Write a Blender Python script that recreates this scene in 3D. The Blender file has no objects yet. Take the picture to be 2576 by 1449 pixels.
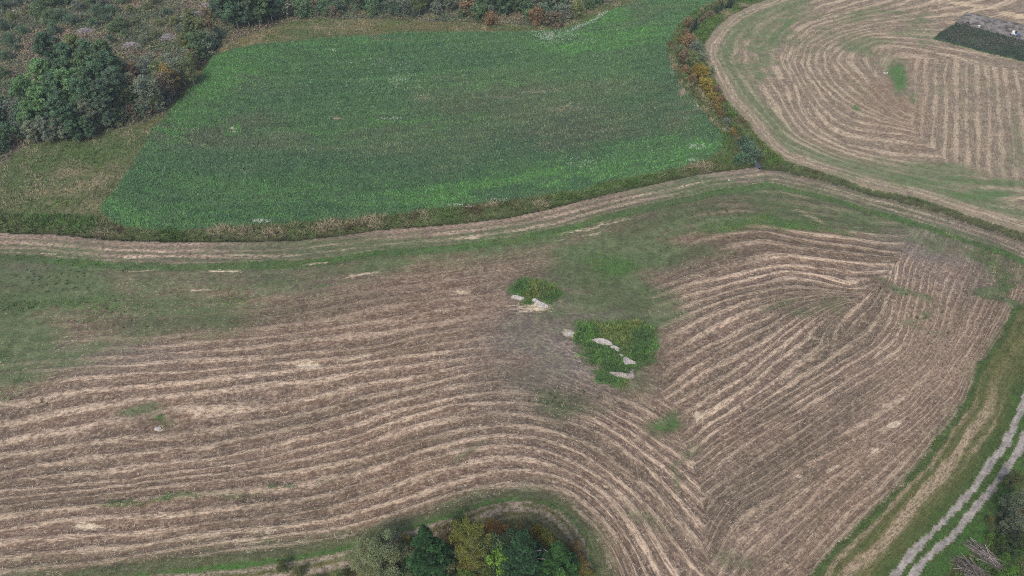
import bpy, math, random
import numpy as np
from mathutils import Vector, Matrix
R = math.radians
rnd = random.Random(7)
rng = np.random.default_rng(11)
scene = bpy.context.scene
COL = scene.collection

# ------------------------------------------------------------------ camera, world, sun, exposure
H, PITCH, F = 90.0, R(46.5), 1717.0          # height, downward tilt, focal length (in units of a 2576 wide picture)
cam = bpy.data.cameras.new('camera'); camo = bpy.data.objects.new('camera', cam); COL.objects.link(camo)
camo.location = (0, 0, H); camo.rotation_euler = (math.pi/2-PITCH, 0, 0)
cam.sensor_width = 36; cam.lens = 36*F/2576; cam.clip_end = 5000; cam.clip_start = .5
scene.camera = camo
world = bpy.data.worlds.new('World'); scene.world = world; world.use_nodes = True
wn = world.node_tree.nodes; wl = world.node_tree.links
sky = wn.new('ShaderNodeTexSky'); sky.sky_type = 'NISHITA'; sky.sun_disc = False
SUN_EL, SUN_ROT = R(52), R(200)
sky.sun_elevation = SUN_EL; sky.sun_rotation = SUN_ROT; sky.air_density = 1.0; sky.dust_density = 4.0; sky.ozone_density = 1.2
wl.new(sky.outputs[0], wn['Background'].inputs[0]); wn['Background'].inputs[1].default_value = .12
sl = bpy.data.lights.new('sun', 'SUN'); sl.energy = 1.5; sl.angle = R(16); sl.color = (1, .965, .92)
so = bpy.data.objects.new('sun', sl); COL.objects.link(so)
sd = Vector((math.sin(SUN_ROT)*math.cos(SUN_EL), math.cos(SUN_ROT)*math.cos(SUN_EL), math.sin(SUN_EL)))
so.rotation_euler = sd.to_track_quat('Z', 'Y').to_euler(); so.location = (0, -40, 200)
vs = scene.view_settings; vs.view_transform = 'Standard'; vs.look = 'None'; vs.gamma = 1; vs.exposure = .76
scene.cycles.max_bounces = 5; scene.cycles.diffuse_bounces = 3; scene.cycles.volume_bounces = 0
scene.cycles.use_denoising = False; scene.cycles.use_adaptive_sampling = False; scene.cycles.filter_width = 1.1; scene.cycles.sample_clamp_indirect = 4

# ------------------------------------------------------------------ mapping between places in the picture and the ground
SP, CP = math.sin(PITCH), math.cos(PITCH)
def at(px, py, z=0.0):
    """ground point (at height z) for a point of the survey picture"""
    a = np.asarray(px, float)-1288; b = 724.5-np.asarray(py, float)
    dx, dy, dz = a, F*CP+b*SP, -F*SP+b*CP
    t = (z-H)/dz
    return dx*t, dy*t
def to_pic(x, y, z=0.0):
    dz = z-H
    d = y*CP-dz*SP; u = y*SP+dz*CP
    return 1288+F*x/d, 724.5-F*u/d
def lin(r, g, b, k=.66):
    f = lambda c: (c/255/12.92 if c/255 <= .04045 else ((c/255+.055)/1.055)**2.4)*k
    return np.array((f(r), f(g), f(b)))
def W(pts):
    p = np.array(pts, float); x, y = at(p[:, 0], p[:, 1]); return np.stack([x, y], 1)

# ------------------------------------------------------------------ numpy helpers
_T = rng.random((256, 256))
def vnoise(x, y, seed=0):
    x = np.asarray(x, float)+seed*17.3; y = np.asarray(y, float)+seed*31.7
    xi = np.floor(x).astype(int); yi = np.floor(y).astype(int); fx = x-xi; fy = y-yi
    fx = fx*fx*(3-2*fx); fy = fy*fy*(3-2*fy)
    g = lambda i, j: _T[i & 255, j & 255]
    return (g(xi, yi)*(1-fx)+g(xi+1, yi)*fx)*(1-fy)+(g(xi, yi+1)*(1-fx)+g(xi+1, yi+1)*fx)*fy
def fbm(x, y, seed=0, oct=4):
    s, a, n = 0, .5, 0
    for i in range(oct):
        s = s+a*vnoise(x*2**i, y*2**i, seed+i*3); n += a; a *= .5
    return s/n
def inside(px, py, poly):
    poly = np.array(poly, float); r = np.zeros(np.shape(px), bool); j = len(poly)-1
    for i in range(len(poly)):
        xi, yi = poly[i]; xj, yj = poly[j]
        if yi != yj:
            c = ((yi > py) != (yj > py)) & (px < (xj-xi)*(py-yi)/(yj-yi)+xi)
            r ^= c
        j = i
    return r
def dist(x, y, line):
    """distance to a polyline (world), signed + on the left side, and arc length of the nearest point"""
    best = np.full(np.shape(x), 1e9); sgn = np.ones(np.shape(x)); arc = np.zeros(np.shape(x)); L = 0
    for (ax, ay), (bx, by) in zip(line[:-1], line[1:]):
        vx, vy = bx-ax, by-ay; l2 = vx*vx+vy*vy; l = math.sqrt(l2)
        t = np.clip(((x-ax)*vx+(y-ay)*vy)/l2, 0, 1)
        d = np.hypot(x-ax-t*vx, y-ay-t*vy); m = d < best
        best = np.where(m, d, best); sgn = np.where(m, np.sign(vx*(y-ay)-vy*(x-ax)), sgn); arc = np.where(m, L+t*l, arc); L += l
    return best, sgn, arc
def smooth(a, b, x):
    t = np.clip((x-a)/(b-a), 0, 1); return t*t*(3-2*t)
def tps_fit(P, v, lam=1e-4):
    P = P/50; n = len(P); d = np.hypot(P[:, None, 0]-P[None, :, 0], P[:, None, 1]-P[None, :, 1])
    K = np.where(d > 0, d*d*np.log(d+1e-12), 0)+lam*np.eye(n); Q = np.c_[np.ones(n), P]
    A = np.block([[K, Q], [Q.T, np.zeros((3, 3))]])
    return P, np.linalg.solve(A, np.r_[v, np.zeros(3)])
def tps_eval(fit, x, y):
    P, w = fit; x = x/50; y = y/50; r = w[-3]+w[-2]*x+w[-1]*y
    for (a, b), c in zip(P, w):
        d2 = (x-a)**2+(y-b)**2; r = r+c*.5*d2*np.log(d2+1e-12)
    return r
def densify(pts, n=4):
    o = []
    for a, b in zip(pts[:-1], pts[1:]):
        for i in range(n): o.append((a[0]+(b[0]-a[0])*i/n, a[1]+(b[1]-a[1])*i/n))
    o.append(pts[-1]); return o
def guides(gs, lam=2e-3):
    P, v = [], []
    for k, pts in gs:
        w = W(densify(pts, 2)); P.append(w); v += [k]*len(w)
    return tps_fit(np.concatenate(P), np.array(v, float), lam)
def blobs(px, py, bl):
    """soft union of ellipses (cx, cy, rx, ry, tilt in degrees, strength)"""
    r = np.zeros(np.shape(px))
    for b in bl:
        cx, cy, rx, ry, an, st = b; c, s = math.cos(R(an)), math.sin(R(an))
        X = (px-cx)*c+(py-cy)*s; Y = -(px-cx)*s+(py-cy)*c
        q = (X/rx)**2+(Y/ry)**2
        r = np.maximum(r, st*np.clip(1.25*np.exp(-q*.95)-.04, 0, 1.05))
    return r
def soft_poly(x, y, poly, edge=.7):
    w = W(poly); d, _, _ = dist(x, y, np.concatenate([w, w[:1]])); return smooth(-edge, edge, np.where(inside(x, y, w), d, -d))

# ------------------------------------------------------------------ outlines of the place
CROP = [(257,516),(287,483),(320,437),(353,377),(380,330),(420,290),(467,240),(493,207),(520,167),(533,148),(567,130),(644,113),(744,106),(844,97),(1011,85),(1144,83),(1288,82),(1395,78),(1448,67),(1521,33),(1615,0),(1720,-40),(1860,-40),(1808,0),(1731,40),(1698,77),(1681,110),(1678,143),(1688,170),(1705,207),(1728,233),(1751,263),(1781,300),(1808,327),(1818,353),(1811,377),(1788,400),(1738,417),(1671,433),(1588,447),(1521,463),(1455,483),(1288,505),(1211,516),(1111,526),(977,546),(877,555),(777,561),(644,570),(500,580),(400,583),(317,576),(277,560),(257,540)]
DITCH_S = [(-300,560),(0,585),(133,588),(233,598),(333,605),(433,607),(644,607),(761,603),(861,591),(944,578),(1044,571),(1144,563),(1288,545),(1388,523),(1475,501),(1565,480),(1655,460),(1755,438),(1855,425),(1905,418)]
DITCH_E = [(1905,418),(1960,421),(2008,433),(2070,447),(2135,465),(2192,482),(2232,492),(2305,511),(2370,531),(2437,553),(2504,573),(2554,592),(2600,612),(2760,680)]
FARL = [(2060,-60),(1932,0),(1888,13),(1838,37),(1798,73),(1771,110),(1768,143),(1788,187),(1821,247),(1871,300),(1921,368),(1960,400),(2065,435),(2132,455),(2192,474),(2299,498),(2365,519),(2432,541),(2499,561),(2560,582),(2760,650)]
CREEK = [(1870,-30),(1835,12),(1775,35),(1735,75),(1715,115),(1722,160),(1758,205),(1795,250),(1822,290),(1838,317),(1861,345),(1886,378),(1912,406)]
RIGHT = [(2760,560),(2660,700),(2590,740),(2576,760),(2545,790),(2525,833),(2492,873),(2465,913),(2445,943),(2442,966),(2432,1006),(2409,1033),(2375,1076),(2352,1113),(2315,1163),(2282,1196),(2232,1249),(2182,1306),(2132,1353),(2082,1399),(2045,1449),(1990,1510)]
BOTTOM = [(-300,1470),(0,1462),(100,1449),(267,1429),(400,1412),(533,1398),(644,1386),(777,1368),(811,1362),(944,1335),(1044,1299),(1144,1272),(1211,1252),(1288,1239),(1371,1243),(1421,1266),(1461,1303),(1495,1343),(1515,1399),(1535,1449),(1550,1510)]
TRK1 = [(2700,790),(2640,890),(2600,950),(2576,1009),(2555,1063),(2532,1116),(2499,1156),(2465,1206),(2432,1249),(2399,1286),(2362,1326),(2315,1369),(2285,1403),(2245,1457),(2200,1520)]
TRK2 = [(2760,790),(2700,880),(2640,980),(2576,1099),(2559,1139),(2532,1179),(2499,1226),(2465,1266),(2432,1306),(2399,1346),(2355,1383),(2325,1413),(2290,1456),(2245,1520)]
WOODEDGE = [(-300,470),(0,417),(50,375),(83,362),(167,347),(267,330),(367,310),(417,283),(437,240),(467,200),(490,165),(520,143),(550,121),(583,103),(644,82),(711,60),(777,50),(944,50),(1077,53),(1211,60),(1288,63),(1355,68),(1405,58),(1455,38),(1505,18),(1571,-8),(1640,-40)]
GARDEN_SOIL = [(2429,30),(2576,63),(2760,105),(2760,147),(2576,103),(2405,57)]
GARDEN_ROWS = [(2405,57),(2576,103),(2760,147),(2760,205),(2576,157),(2432,123),(2345,100),(2355,92)]
STUB = DITCH_S+DITCH_E+RIGHT+[(1990,1510),(1550,1510)]+BOTTOM[::-1][1:]+[(-300,560)]
FAR = FARL+[(2760,-60)]
WOOD_TL = WOODEDGE+[(1640,-80),(-400,-80),(-400,470)]
SEAM = W([(1795,1500),(1790,1449),(1775,1330),(1762,1240),(1742,1150),(1705,1060),(1650,975),(1640,900),(1640,830),(1640,740),(1600,640),(1500,560),(1400,500)])
wDS, wDE, wFL, wCR, wRT, wBT, wT1, wT2 = map(W, (DITCH_S, DITCH_E, FARL, CREEK, RIGHT, BOTTOM, TRK1, TRK2))
cropS = W([(257,540),(277,560),(317,576),(400,583),(500,580),(644,570),(777,561),(877,555),(977,546),(1111,526),(1211,516),(1288,505),(1455,483),(1521,463),(1588,447),(1671,433),(1738,417),(1788,400),(1811,377)])

# guide lines for the swaths: (running number, points along the swath)
GA = [(0,[(0,1440),(150,1425),(330,1400),(500,1370),(644,1349),(777,1339),(877,1326),(977,1296),(1077,1266),(1144,1239),(1211,1226),(1288,1218),(1360,1222),(1421,1235),(1470,1262),(1515,1305),(1550,1350),(1580,1400),(1600,1449)]),
 (2,[(0,1373),(133,1359),(283,1343),(367,1336),(500,1319),(644,1308),(711,1299),(811,1283),(894,1259),(944,1243),(1027,1213),(1077,1193),(1144,1179),(1211,1163),(1288,1156),(1338,1160),(1388,1173),(1438,1192),(1471,1210),(1510,1240),(1541,1270),(1571,1306),(1598,1345),(1621,1380),(1651,1440)]),
 (3,[(0,1336),(167,1314),(367,1299),(533,1283),(644,1267),(744,1259),(844,1243),(927,1216),(977,1199),(1027,1179),(1061,1166),(1111,1153),(1177,1136),(1261,1122),(1355,1129),(1420,1152),(1485,1186),(1541,1229),(1571,1256),(1595,1283),(1631,1329),(1670,1390)]),
 (5,[(0,1269),(167,1249),(367,1229),(500,1216),(644,1200),(744,1192),(811,1179),(877,1166),(944,1149),(994,1129),(1044,1113),(1111,1093),(1177,1076),(1261,1062),(1355,1068),(1441,1096),(1488,1116),(1535,1143),(1571,1173),(1621,1213),(1655,1245),(1700,1300)]),
 (7,[(0,1243),(167,1222),(333,1206),(500,1183),(644,1164),(761,1129),(844,1110),(911,1092),(960,1070),(994,1059),(1044,1043),(1111,1026),(1177,1013),(1261,1006),(1360,1012),(1455,1036),(1521,1066),(1571,1096),(1621,1133),(1671,1173),(1715,1216)]),
 (9,[(0,1185),(100,1165),(250,1140),(400,1128),(500,1118),(644,1095),(811,1063),(877,1046),(927,1033),(977,1019),(1061,1003),(1144,980),(1260,957),(1360,965)]),
 (10,[(1501,993),(1555,1029),(1621,1063),(1671,1099),(1721,1126)]),
 (11,[(0,1108),(100,1089),(283,1059),(450,1037),(500,1030),(644,1028),(711,1022),(800,1010),(900,975),(1040,950),(1150,925),(1260,906),(1370,920),(1475,966),(1521,986),(1571,1003),(1621,1026),(1655,1046)]),
 (12.5,[(0,1020),(200,1000),(450,978),(644,955),(744,946),(911,928),(1011,913),(1144,896),(1244,883)]),
 (14.5,[(0,950),(200,935),(450,920),(644,905),(800,893),(950,875),(1077,853),(1177,840),(1277,830)]),
 (21,[(0,800),(400,775),(677,750),(811,730),(944,708),(1111,690),(1288,663),(1430,640)]),
 (25,[(0,650),(300,660),(700,640),(1000,610),(1288,580),(1430,560)])]
GC = [(0,[(1680,648),(1780,610),(1850,595),(1932,588),(1999,603),(2075,613),(2150,618),(2250,632)]),
 (2,[(1650,730),(1755,694),(1788,682),(1855,664),(1932,646),(1982,643),(2032,648),(2075,653),(2119,657),(2199,664)]),
 (4,[(1688,760),(1721,746),(1755,735),(1855,710),(1932,690),(1965,684),(2032,688),(2099,696),(2160,700)]),
 (6,[(1648,822),(1688,803),(1738,785),(1788,768),(1855,745),(1932,735),(1965,726),(1999,723),(2065,728),(2119,736),(2160,742)]),
 (8,[(1675,886),(1755,840),(1805,813),(1880,780),(1960,752),(2060,740)]),
 (9,[(1690,918),(1771,882),(1838,853),(1888,822),(1932,803),(1965,780),(2005,765),(2080,748)]),
 (11,[(1690,1000),(1738,966),(1788,930),(1855,893),(1932,850),(1965,822),(2015,792),(2059,770),(2130,750)]),
 (13,[(1715,1035),(1788,999),(1861,960),(1888,940),(1932,903),(1975,862),(2015,828),(2049,804),(2092,780),(2150,755)]),
 (15,[(1751,1106),(1788,1063),(1855,1026),(1932,974),(2000,920),(2070,868),(2150,815),(2200,770),(2240,700)]),
 (17,[(1755,1146),(1788,1113),(1888,1055),(1932,1030),(2010,985),(2100,925),(2190,870),(2245,800),(2270,700)]),
 (20,[(1755,1199),(1788,1176),(1855,1135),(1932,1088),(1999,1045),(2065,1000),(2120,965),(2190,920),(2260,860),(2300,780),(2320,680)]),
 (22,[(1776,1243),(1830,1200),(1900,1150),(1999,1090),(2099,1020),(2190,960),(2270,900),(2320,820),(2355,700)]),
 (24.3,[(1781,1319),(1808,1276),(1835,1246),(1888,1212),(1932,1185),(2032,1120),(2132,1050),(2230,985),(2310,920),(2370,830),(2410,710)]),
 (26.6,[(1791,1399),(1821,1326),(1855,1276),(1932,1229),(2032,1155),(2160,1075),(2280,1000),(2360,930),(2420,840),(2465,720)]),
 (29,[(1805,1449),(1850,1370),(1932,1290),(2040,1205),(2160,1125),(2300,1030),(2385,945),(2455,850),(2500,740)]),
 (31.6,[(1880,1449),(1990,1335),(2090,1250),(2200,1155),(2310,1065),(2400,980),(2450,900),(2505,810),(2535,750)]),
 (35,[(2045,1449),(2132,1353),(2232,1249),(2315,1163),(2375,1076),(2432,1006),(2445,943),(2492,873),(2545,790)])]
GE = [(0,[(1888,13),(1838,37),(1798,73),(1771,110),(1768,143),(1788,187),(1821,247),(1871,300),(1921,368),(1999,412),(2132,447),(2299,490),(2432,533),(2576,578)]),
 (3,[(2000,0),(1900,50),(1850,100),(1850,160),(1880,220),(1932,290),(1985,350),(2099,402),(2232,440),(2349,470),(2500,500),(2576,495)]),
 (7,[(2232,0),(2132,23),(2032,57),(1982,100),(1965,153),(1995,207),(2015,253),(2032,290),(2065,327),(2132,363),(2232,383),(2349,390)]),
 (11,[(2300,45),(2200,60),(2100,85),(2045,115),(2032,160),(2065,213),(2105,253),(2165,290),(2265,313),(2332,333)]),
 (15,[(2400,110),(2290,95),(2190,95),(2130,120),(2105,147),(2145,193),(2185,233),(2232,267),(2272,300)])]

# ------------------------------------------------------------------ the ground grid
DX = .4
gx = np.arange(-190, 190.01, DX); gy = np.arange(12, 236.01, DX)
NX, NY = len(gx), len(gy)
X, Y = np.meshgrid(gx, gy)                    # shape NY, NX
jx = (fbm(X/3, Y/3, 5, 3)-.5)*1.1; jy = (fbm(X/3, Y/3, 9, 3)-.5)*1.1
PX, PY = to_pic(X, Y); QX, QY = to_pic(X+jx, Y+jy)

dS, _, _ = dist(X, Y, wDS); dE, sE, _ = dist(X, Y, wDE); dCr, sCr, aCr = dist(X, Y, wCR)
dCropS, _, _ = dist(X, Y, cropS)
def height_at(x, y, px, py, dS, dE, dCr, crop):
    z = (fbm(x/9, y/9, 2, 4)-.5)*.25
    mid = -1.0*np.exp(-((dS-1.0)/.95)**2)*(1-inside(px, py, STUB))
    z = z+np.where(px < 1920, mid, 0)
    z = z-1.1*np.exp(-(dE/.85)**2)*smooth(1900, 1925, px)-1.5*np.exp(-(dCr/1.3)**2)
    return z+crop
def crop_h(px, py): return 0

# ---- fields of swath coordinates
uA = tps_eval(guides(GA), X, Y)
uC = tps_eval(guides([g for g in GC if g[0] <= 13]+[(k, [q for q in p if q[0] < 2125]) for k, p in GC if k > 13]), X, Y); uC2 = tps_eval(guides([g for g in GC if g[0] >= 15]), X, Y)
beyond_seam = inside(PX+jx*14, PY+jy*10, [(2115,800),(2165,742),(2225,700),(2262,650),(2285,590),(2300,500),(2800,500),(2800,1000),(2300,900)]); uE = tps_eval(guides(GE), X, Y)
def wander(u, s_, a, l, k, sd): return u+a*(fbm(s_/l, u/k, sd, 3)-.5)*2
_sC = (X+1.2*Y)/1.56; _w = smooth(12, 22, uC)
isB2 = (uC2 > 15) & (PY > 740) | beyond_seam; 
wC = wander(uC, _sC, .55, 22, 2.2, 61)+_w*.9*(fbm(_sC/30, uC/3.2, 62, 3)-.5)*2; wC2 = wander(uC2, _sC, .5, 22, 2.2, 61)+_w*.9*(fbm(_sC/30, uC2/3.2, 62, 3)-.5)*2
uC = wC; uC2 = wC2
uA = wander(uA, X, .45, 26, 2.5, 63); uE = wander(uE, X+Y, .5, 24, 2.2, 64)
dsm, ssm, _ = dist(X+jx*3, Y+jy*3, SEAM); leftside = ssm > 0
stub_u = np.where(leftside, uA, np.where(isB2, uC2, uC)+100); stub_s = np.where(leftside, X, (X+1.2*Y)/1.56)
dT1, _, aT1 = dist(X, Y, wT1); dT2, _, aT2 = dist(X, Y, wT2)
dBT, sBT, aBT = dist(X, Y, wBT); dRT, _, aRT = dist(X, Y, wRT); dFL, _, aFL = dist(X, Y, wFL)
dDit = np.minimum(dS, dE)
nz = fbm(X/6, Y/6, 21, 4); nb = fbm(X/22, Y/22, 33, 4); nf = fbm(X/1.4, Y/1.4, 41, 3); ns = fbm(X/9, dDit*1.1, 47, 3)

E2A = float(at(2420,300)[0]*CP/(at(2420,300)[1]*CP+H*SP))
# ---- regions
reg = np.full(X.shape, 6, int)
reg[inside(QX, QY, WOOD_TL)] = 7
reg[inside(QX, QY, FAR)] = 3
reg[inside(QX, QY, GARDEN_SOIL)] = 4; reg[inside(QX, QY, GARDEN_ROWS)] = 5
instub = inside(QX, QY, STUB); reg[instub] = 2
below = (QY > 700) & ~instub
right = below & (QX > 1800) | ((QX > 2560) & (QY > 690) & ~instub)
reg[right] = 8
reg[below & ~right] = 9
reg[inside(QX, QY, CROP)] = 1
reg[(reg == 2) & ~leftside] = 12; reg[(reg == 12) & isB2] = 14
j2 = (nf-.5)*.45
trk = (np.minimum(dT1, dT2)+j2+(nz-.5)*.5 < .42) & (reg == 8); reg[trk] = 10
names = {14: 'stubble_field', 12: 'stubble_field', 13: 'far_stubble_field', 1: 'crop_field', 2: 'stubble_field', 3: 'far_stubble_field', 4: 'bare_soil', 5: 'potato_field', 6: 'meadow', 7: 'forest_floor', 8: 'track_verge', 9: 'wood_verge', 10: 'gravel_track'}

# ---- masks: green, bright, stripe, straw | grey, dark, tan, warm
Z0 = np.zeros(X.shape); M = {k: Z0.copy() for k in ('green', 'bright', 'stripe', 'straw', 'grey', 'dark', 'tan', 'warm')}
FS, FU = Z0.copy(), Z0.copy()
def put(mask, **kw):
    for k, v in kw.items(): M[k] = np.where(mask, v, M[k])
def coords(mask, s, u):
    global FS, FU
    FS = np.where(mask, s, FS); FU = np.where(mask, u, FU)
wx, wy = PX+(fbm(X/14, Y/5, 76, 5)-.5)*260, PY+(fbm(X/14, Y/5, 77, 5)-.5)*110     # wobbled picture coordinates for soft patches
# main stubble field
GREENS = [(90,720,330,95,0,.8),(60,850,200,110,0,.72),(430,790,330,70,-4,.55),(560,720,330,60,-3,.55),(30,940,110,60,0,.6),(820,640,420,45,-4,.6),(1180,600,320,42,-8,.6),
 (1560,640,230,85,-10,.75),(1640,560,280,45,-10,.65),(1590,740,120,110,0,.7),(1480,760,150,40,0,.6),(1480,800,120,30,0,.55),(1990,500,420,55,6,.72),(2150,540,200,30,18,.6),(2330,590,110,22,24,.6),(2500,665,90,26,52,.8),(2560,720,22,60,10,.7),
 (1850,563,210,24,-8,.85),(2330,620,50,24,10,.4),(1385,1005,90,45,5,.62),(1330,880,90,160,0,.25),(2090,770,60,30,0,.45),(1960,750,60,14,-8,.4),(2270,725,80,18,25,.55),(2315,800,16,50,0,.5),
 (420,780,0,0,0,0)] 
GREENS = [g for g in GREENS if g[2] > 0]+[(1180,1130,90,14,-22,.4),(400,1065,50,26,-5,.5),(1690,1065,45,38,30,.6),(1730,1180,14,60,10,.45),(1660,1330,50,50,0,.35),(1850,1430,80,30,0,.35),(1440,1300,30,50,50,.5),(1575,930,70,60,20,.5),(160,1462,500,14,-4,.5)]
BRI = [(1545,670,70,32,0,.9),(1990,562,130,20,3,.85),(1860,563,90,14,-12,.8),(2110,575,45,14,20,.7),(190,760,260,22,2,.55),(60,765,100,22,0,.55),(260,790,60,16,-20,.5),(575,755,70,22,-10,.55),(20,900,40,60,0,.35),(15,1000,45,22,0,.5),(815,718,36,8,0,.9),(2500,680,30,90,-25,.6),
 (1690,1075,40,20,-20,.8),(400,1060,25,10,10,.8),(300,1270,50,11,-4,.9),(450,1252,110,7,-7,.8),(580,1243,70,6,-5,.6),(692,1222,22,12,0,.9),(745,1221,26,8,0,.8),(840,1212,40,6,-8,.5)]
isS = (reg == 2) | (reg == 12) | (reg == 14)
green = blobs(wx, wy, GREENS)*(.12+1.65*(.6*nz+.4*fbm(X/9, Y/3, 66, 4)))
bright = blobs(PX+(fbm(X/5, Y/2, 78, 4)-.5)*110, PY+(fbm(X/5, Y/2, 79, 4)-.5)*40, BRI)*.85
D = dDit+(ns-.5)*1.1
b_s = np.interp(D, [0,1.4,1.8,2.2,2.5,3.0,3.3,3.9,4.2,4.6,4.9,5.4,5.7,5.9,6.2,8], [.5,.6,.2,.25,1.0,.95,.15,.2,1,.9,.1,.1,.75,.6,0,0])
b_g = np.interp(D, [0,1.5,2,2.4,3.1,3.6,4.1,5.1,5.6,6.1,7.4,8.2,12,16], [.1,.15,.5,.15,.2,.6,.1,.75,.2,.95,.95,.6,.4,0])
PATCH1 = [(1281,742),(1290,716),(1310,702),(1345,704),(1385,714),(1412,730),(1420,742),(1398,758),(1386,768),(1372,756),(1350,750),(1352,766),(1338,772),(1318,768),(1310,760),(1318,752),(1296,748)]
PATCH2 = [(1452,818),(1490,812),(1560,810),(1620,812),(1640,822),(1642,850),(1650,900),(1640,918),(1608,925),(1600,948),(1585,960),(1575,972),(1545,970),(1512,958),(1498,940),(1500,925),(1478,905),(1462,885),(1458,862),(1450,850)]
px_ = soft_poly(X+(nf-.5)*1.6, Y+(nz-.5)*2.4, PATCH1, 1.5); px2_ = soft_poly(X+(nf-.5)*3.5, Y+(nf-.5)*2+(nz-.5)*4.0, PATCH2, 1.9)
patchm = np.maximum(px_, px2_); bright = np.maximum(bright, patchm*(.85+.5*nf)); green = np.maximum(green, patchm)
near_d = (D < 8)
edgeR = np.interp(dRT+(nz-.5)*1.5, [0,.8,2.5], [.55,.25,0])*(PY > 740)
edgeB = np.interp(dBT+(nz-.5)*3, [0,1.0,2.2,3.6], [.6,.4,.2,0])
soft = smooth(560, 700, PY)
strip = smooth(640, 860, PY+(X*0))*.75+.35
strip = np.where(leftside, np.where(PY < 900, .4+.45*smooth(700, 930, PY), .95), 1.0-.35*smooth(15, 24, np.where(isB2, uC2, uC)))
greysoil = blobs(wx, wy, [(1390,870,170,130,0,.9),(1330,930,90,60,0,.7),(1470,800,100,40,0,.6),(2350,640,170,60,15,.8),(1760,470,160,22,-10,.6),(30,690,120,40,0,.7),(260,900,150,60,0,.5),(640,700,200,40,0,.4)])
nostripe = blobs(PX, PY, [(2215,715,50,16,25,.7),(1360,860,150,120,0,1),(1560,890,140,110,0,1),(1360,740,100,50,0,1),(2360,640,90,36,20,.8),(1560,640,220,110,-10,.8),(1690,1070,50,40,0,.8),(400,1068,55,26,0,.8)])
green = green*1.3
put(isS, green=np.clip(np.maximum(np.maximum(green, b_g), np.maximum(edgeR, edgeB)), 0, 1), bright=np.clip(np.maximum(bright, np.where(near_d & (D > 5.9), .75*(ns+.3), 0)), 0, 1),
    straw=np.maximum(np.where(near_d, b_s, 0)*(.1+.95*fbm(X/5, D*.8, 55, 3)), .27*blobs(wx, wy, [(2300,900,110,240,22,1),(2150,1130,120,200,45,.9),(1980,1290,150,120,45,.8),(1900,1400,120,80,30,.8)])*~near_d), stripe=np.clip(strip*(1-nostripe)*(1-near_d)*(1-.75*np.clip(green, 0, 1)), 0, 1),
    grey=np.clip(greysoil+.35*near_d, 0, 1), dark=np.clip(blobs(wx, wy, [(1400,1010,90,50,0,.6),(60,1180,200,60,-10,.3),(430,1110,300,30,-6,.3),(1880,900,120,20,-35,.4),(2000,1000,120,18,-35,.4)])+.75*np.clip((fbm(stub_s/32, stub_u/2.4, 67, 4)-.5)*4, 0, .8), 0, 1),
    warm=np.clip((nb-.42)*2.2, 0, 1))
TAN = [(1500,570,120,5,-12,.6),(1480,590,90,4,-10,.5),(1530,556,70,3,-12,.5),(1190,600,18,4,0,.9),(1165,735,22,6,-5,.9),(1105,783,14,4,0,.7),(905,690,60,5,-8,.7),(560,682,60,4,0,.8),(350,682,70,3,0,.5),(500,730,40,4,0,.7),(790,665,50,4,-5,.8),(775,920,45,12,0,.9),(660,795,35,5,0,.6),(1340,775,60,14,0,.7),(1432,838,18,10,0,1),(220,1325,38,12,0,.9),(620,1360,60,18,0,.55),(690,1330,60,10,-5,.6),(560,1165,60,10,0,.5),(2090,1180,22,6,-35,.7),(2250,1068,14,12,0,.8),(2195,1130,22,7,35,.5),(2010,1198,10,7,0,.8),(1756,1045,14,14,0,.9),(400,1078,18,9,0,.9),(1455,900,10,40,-25,.4),(900,900,60,5,-8,.7),(2040,545,60,8,25,.6),(2200,592,70,6,22,.5)]
put(isS, tan=np.clip(blobs(PX+(nf-.5)*14, PY+(nf-.5)*9, TAN), 0, 1))
# far stubble field
isF = (reg == 3)
inE2 = inside(PX+(nz-.5)*70, PY, [(2285,150),(2300,300),(2325,360),(2395,420),(2560,470),(2800,470),(2800,230),(2480,165),(2400,150)])
ang = np.arctan2(Y-at(2200,200)[1], X-at(2200,200)[0])
coords(isF, ang*26, uE)
reg[isF & inE2] = 13
DF = dFL+(fbm(aFL/9, dFL, 51, 3)-.5)*1.2
f_s = np.interp(DF, [0,1,1.6,2.2,2.8,3.4,4,5], [.15,.3,.1,.75,.1,.7,.1,0]); f_g = np.interp(DF, [0,1.8,4,4.8,7,9,12], [.35,.2,.4,.75,.75,.4,.15])
fg = np.maximum(blobs(wx, wy, [(1960,60,90,60,-30,.7),(1890,120,60,120,15,.7),(2350,445,330,26,5,.85),(2480,470,160,30,0,.85),(2040,40,300,12,-6,.5),(2560,350,60,100,0,.5),(2160,110,120,35,20,.6),(2180,30,90,20,5,.6),(2420,230,60,60,0,.4),(2330,60,40,50,0,.6),(2120,230,60,30,60,.3)]), 0)*(.5+nz)
fb = blobs(PX+(nf-.5)*14, PY+(nz-.5)*14, [(2262,195,24,45,-12,1),(2245,180,20,16,0,.9),(2297,245,9,24,0,.6),(2155,268,14,10,20,.8),(2040,130,10,12,0,.5),(2380,450,200,16,3,.6),(1980,60,40,10,-40,.7),(2470,490,120,16,0,.7),(1945,110,14,40,10,.6),(2170,30,60,10,5,.4),(2500,220,8,24,0,.4)])
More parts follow.
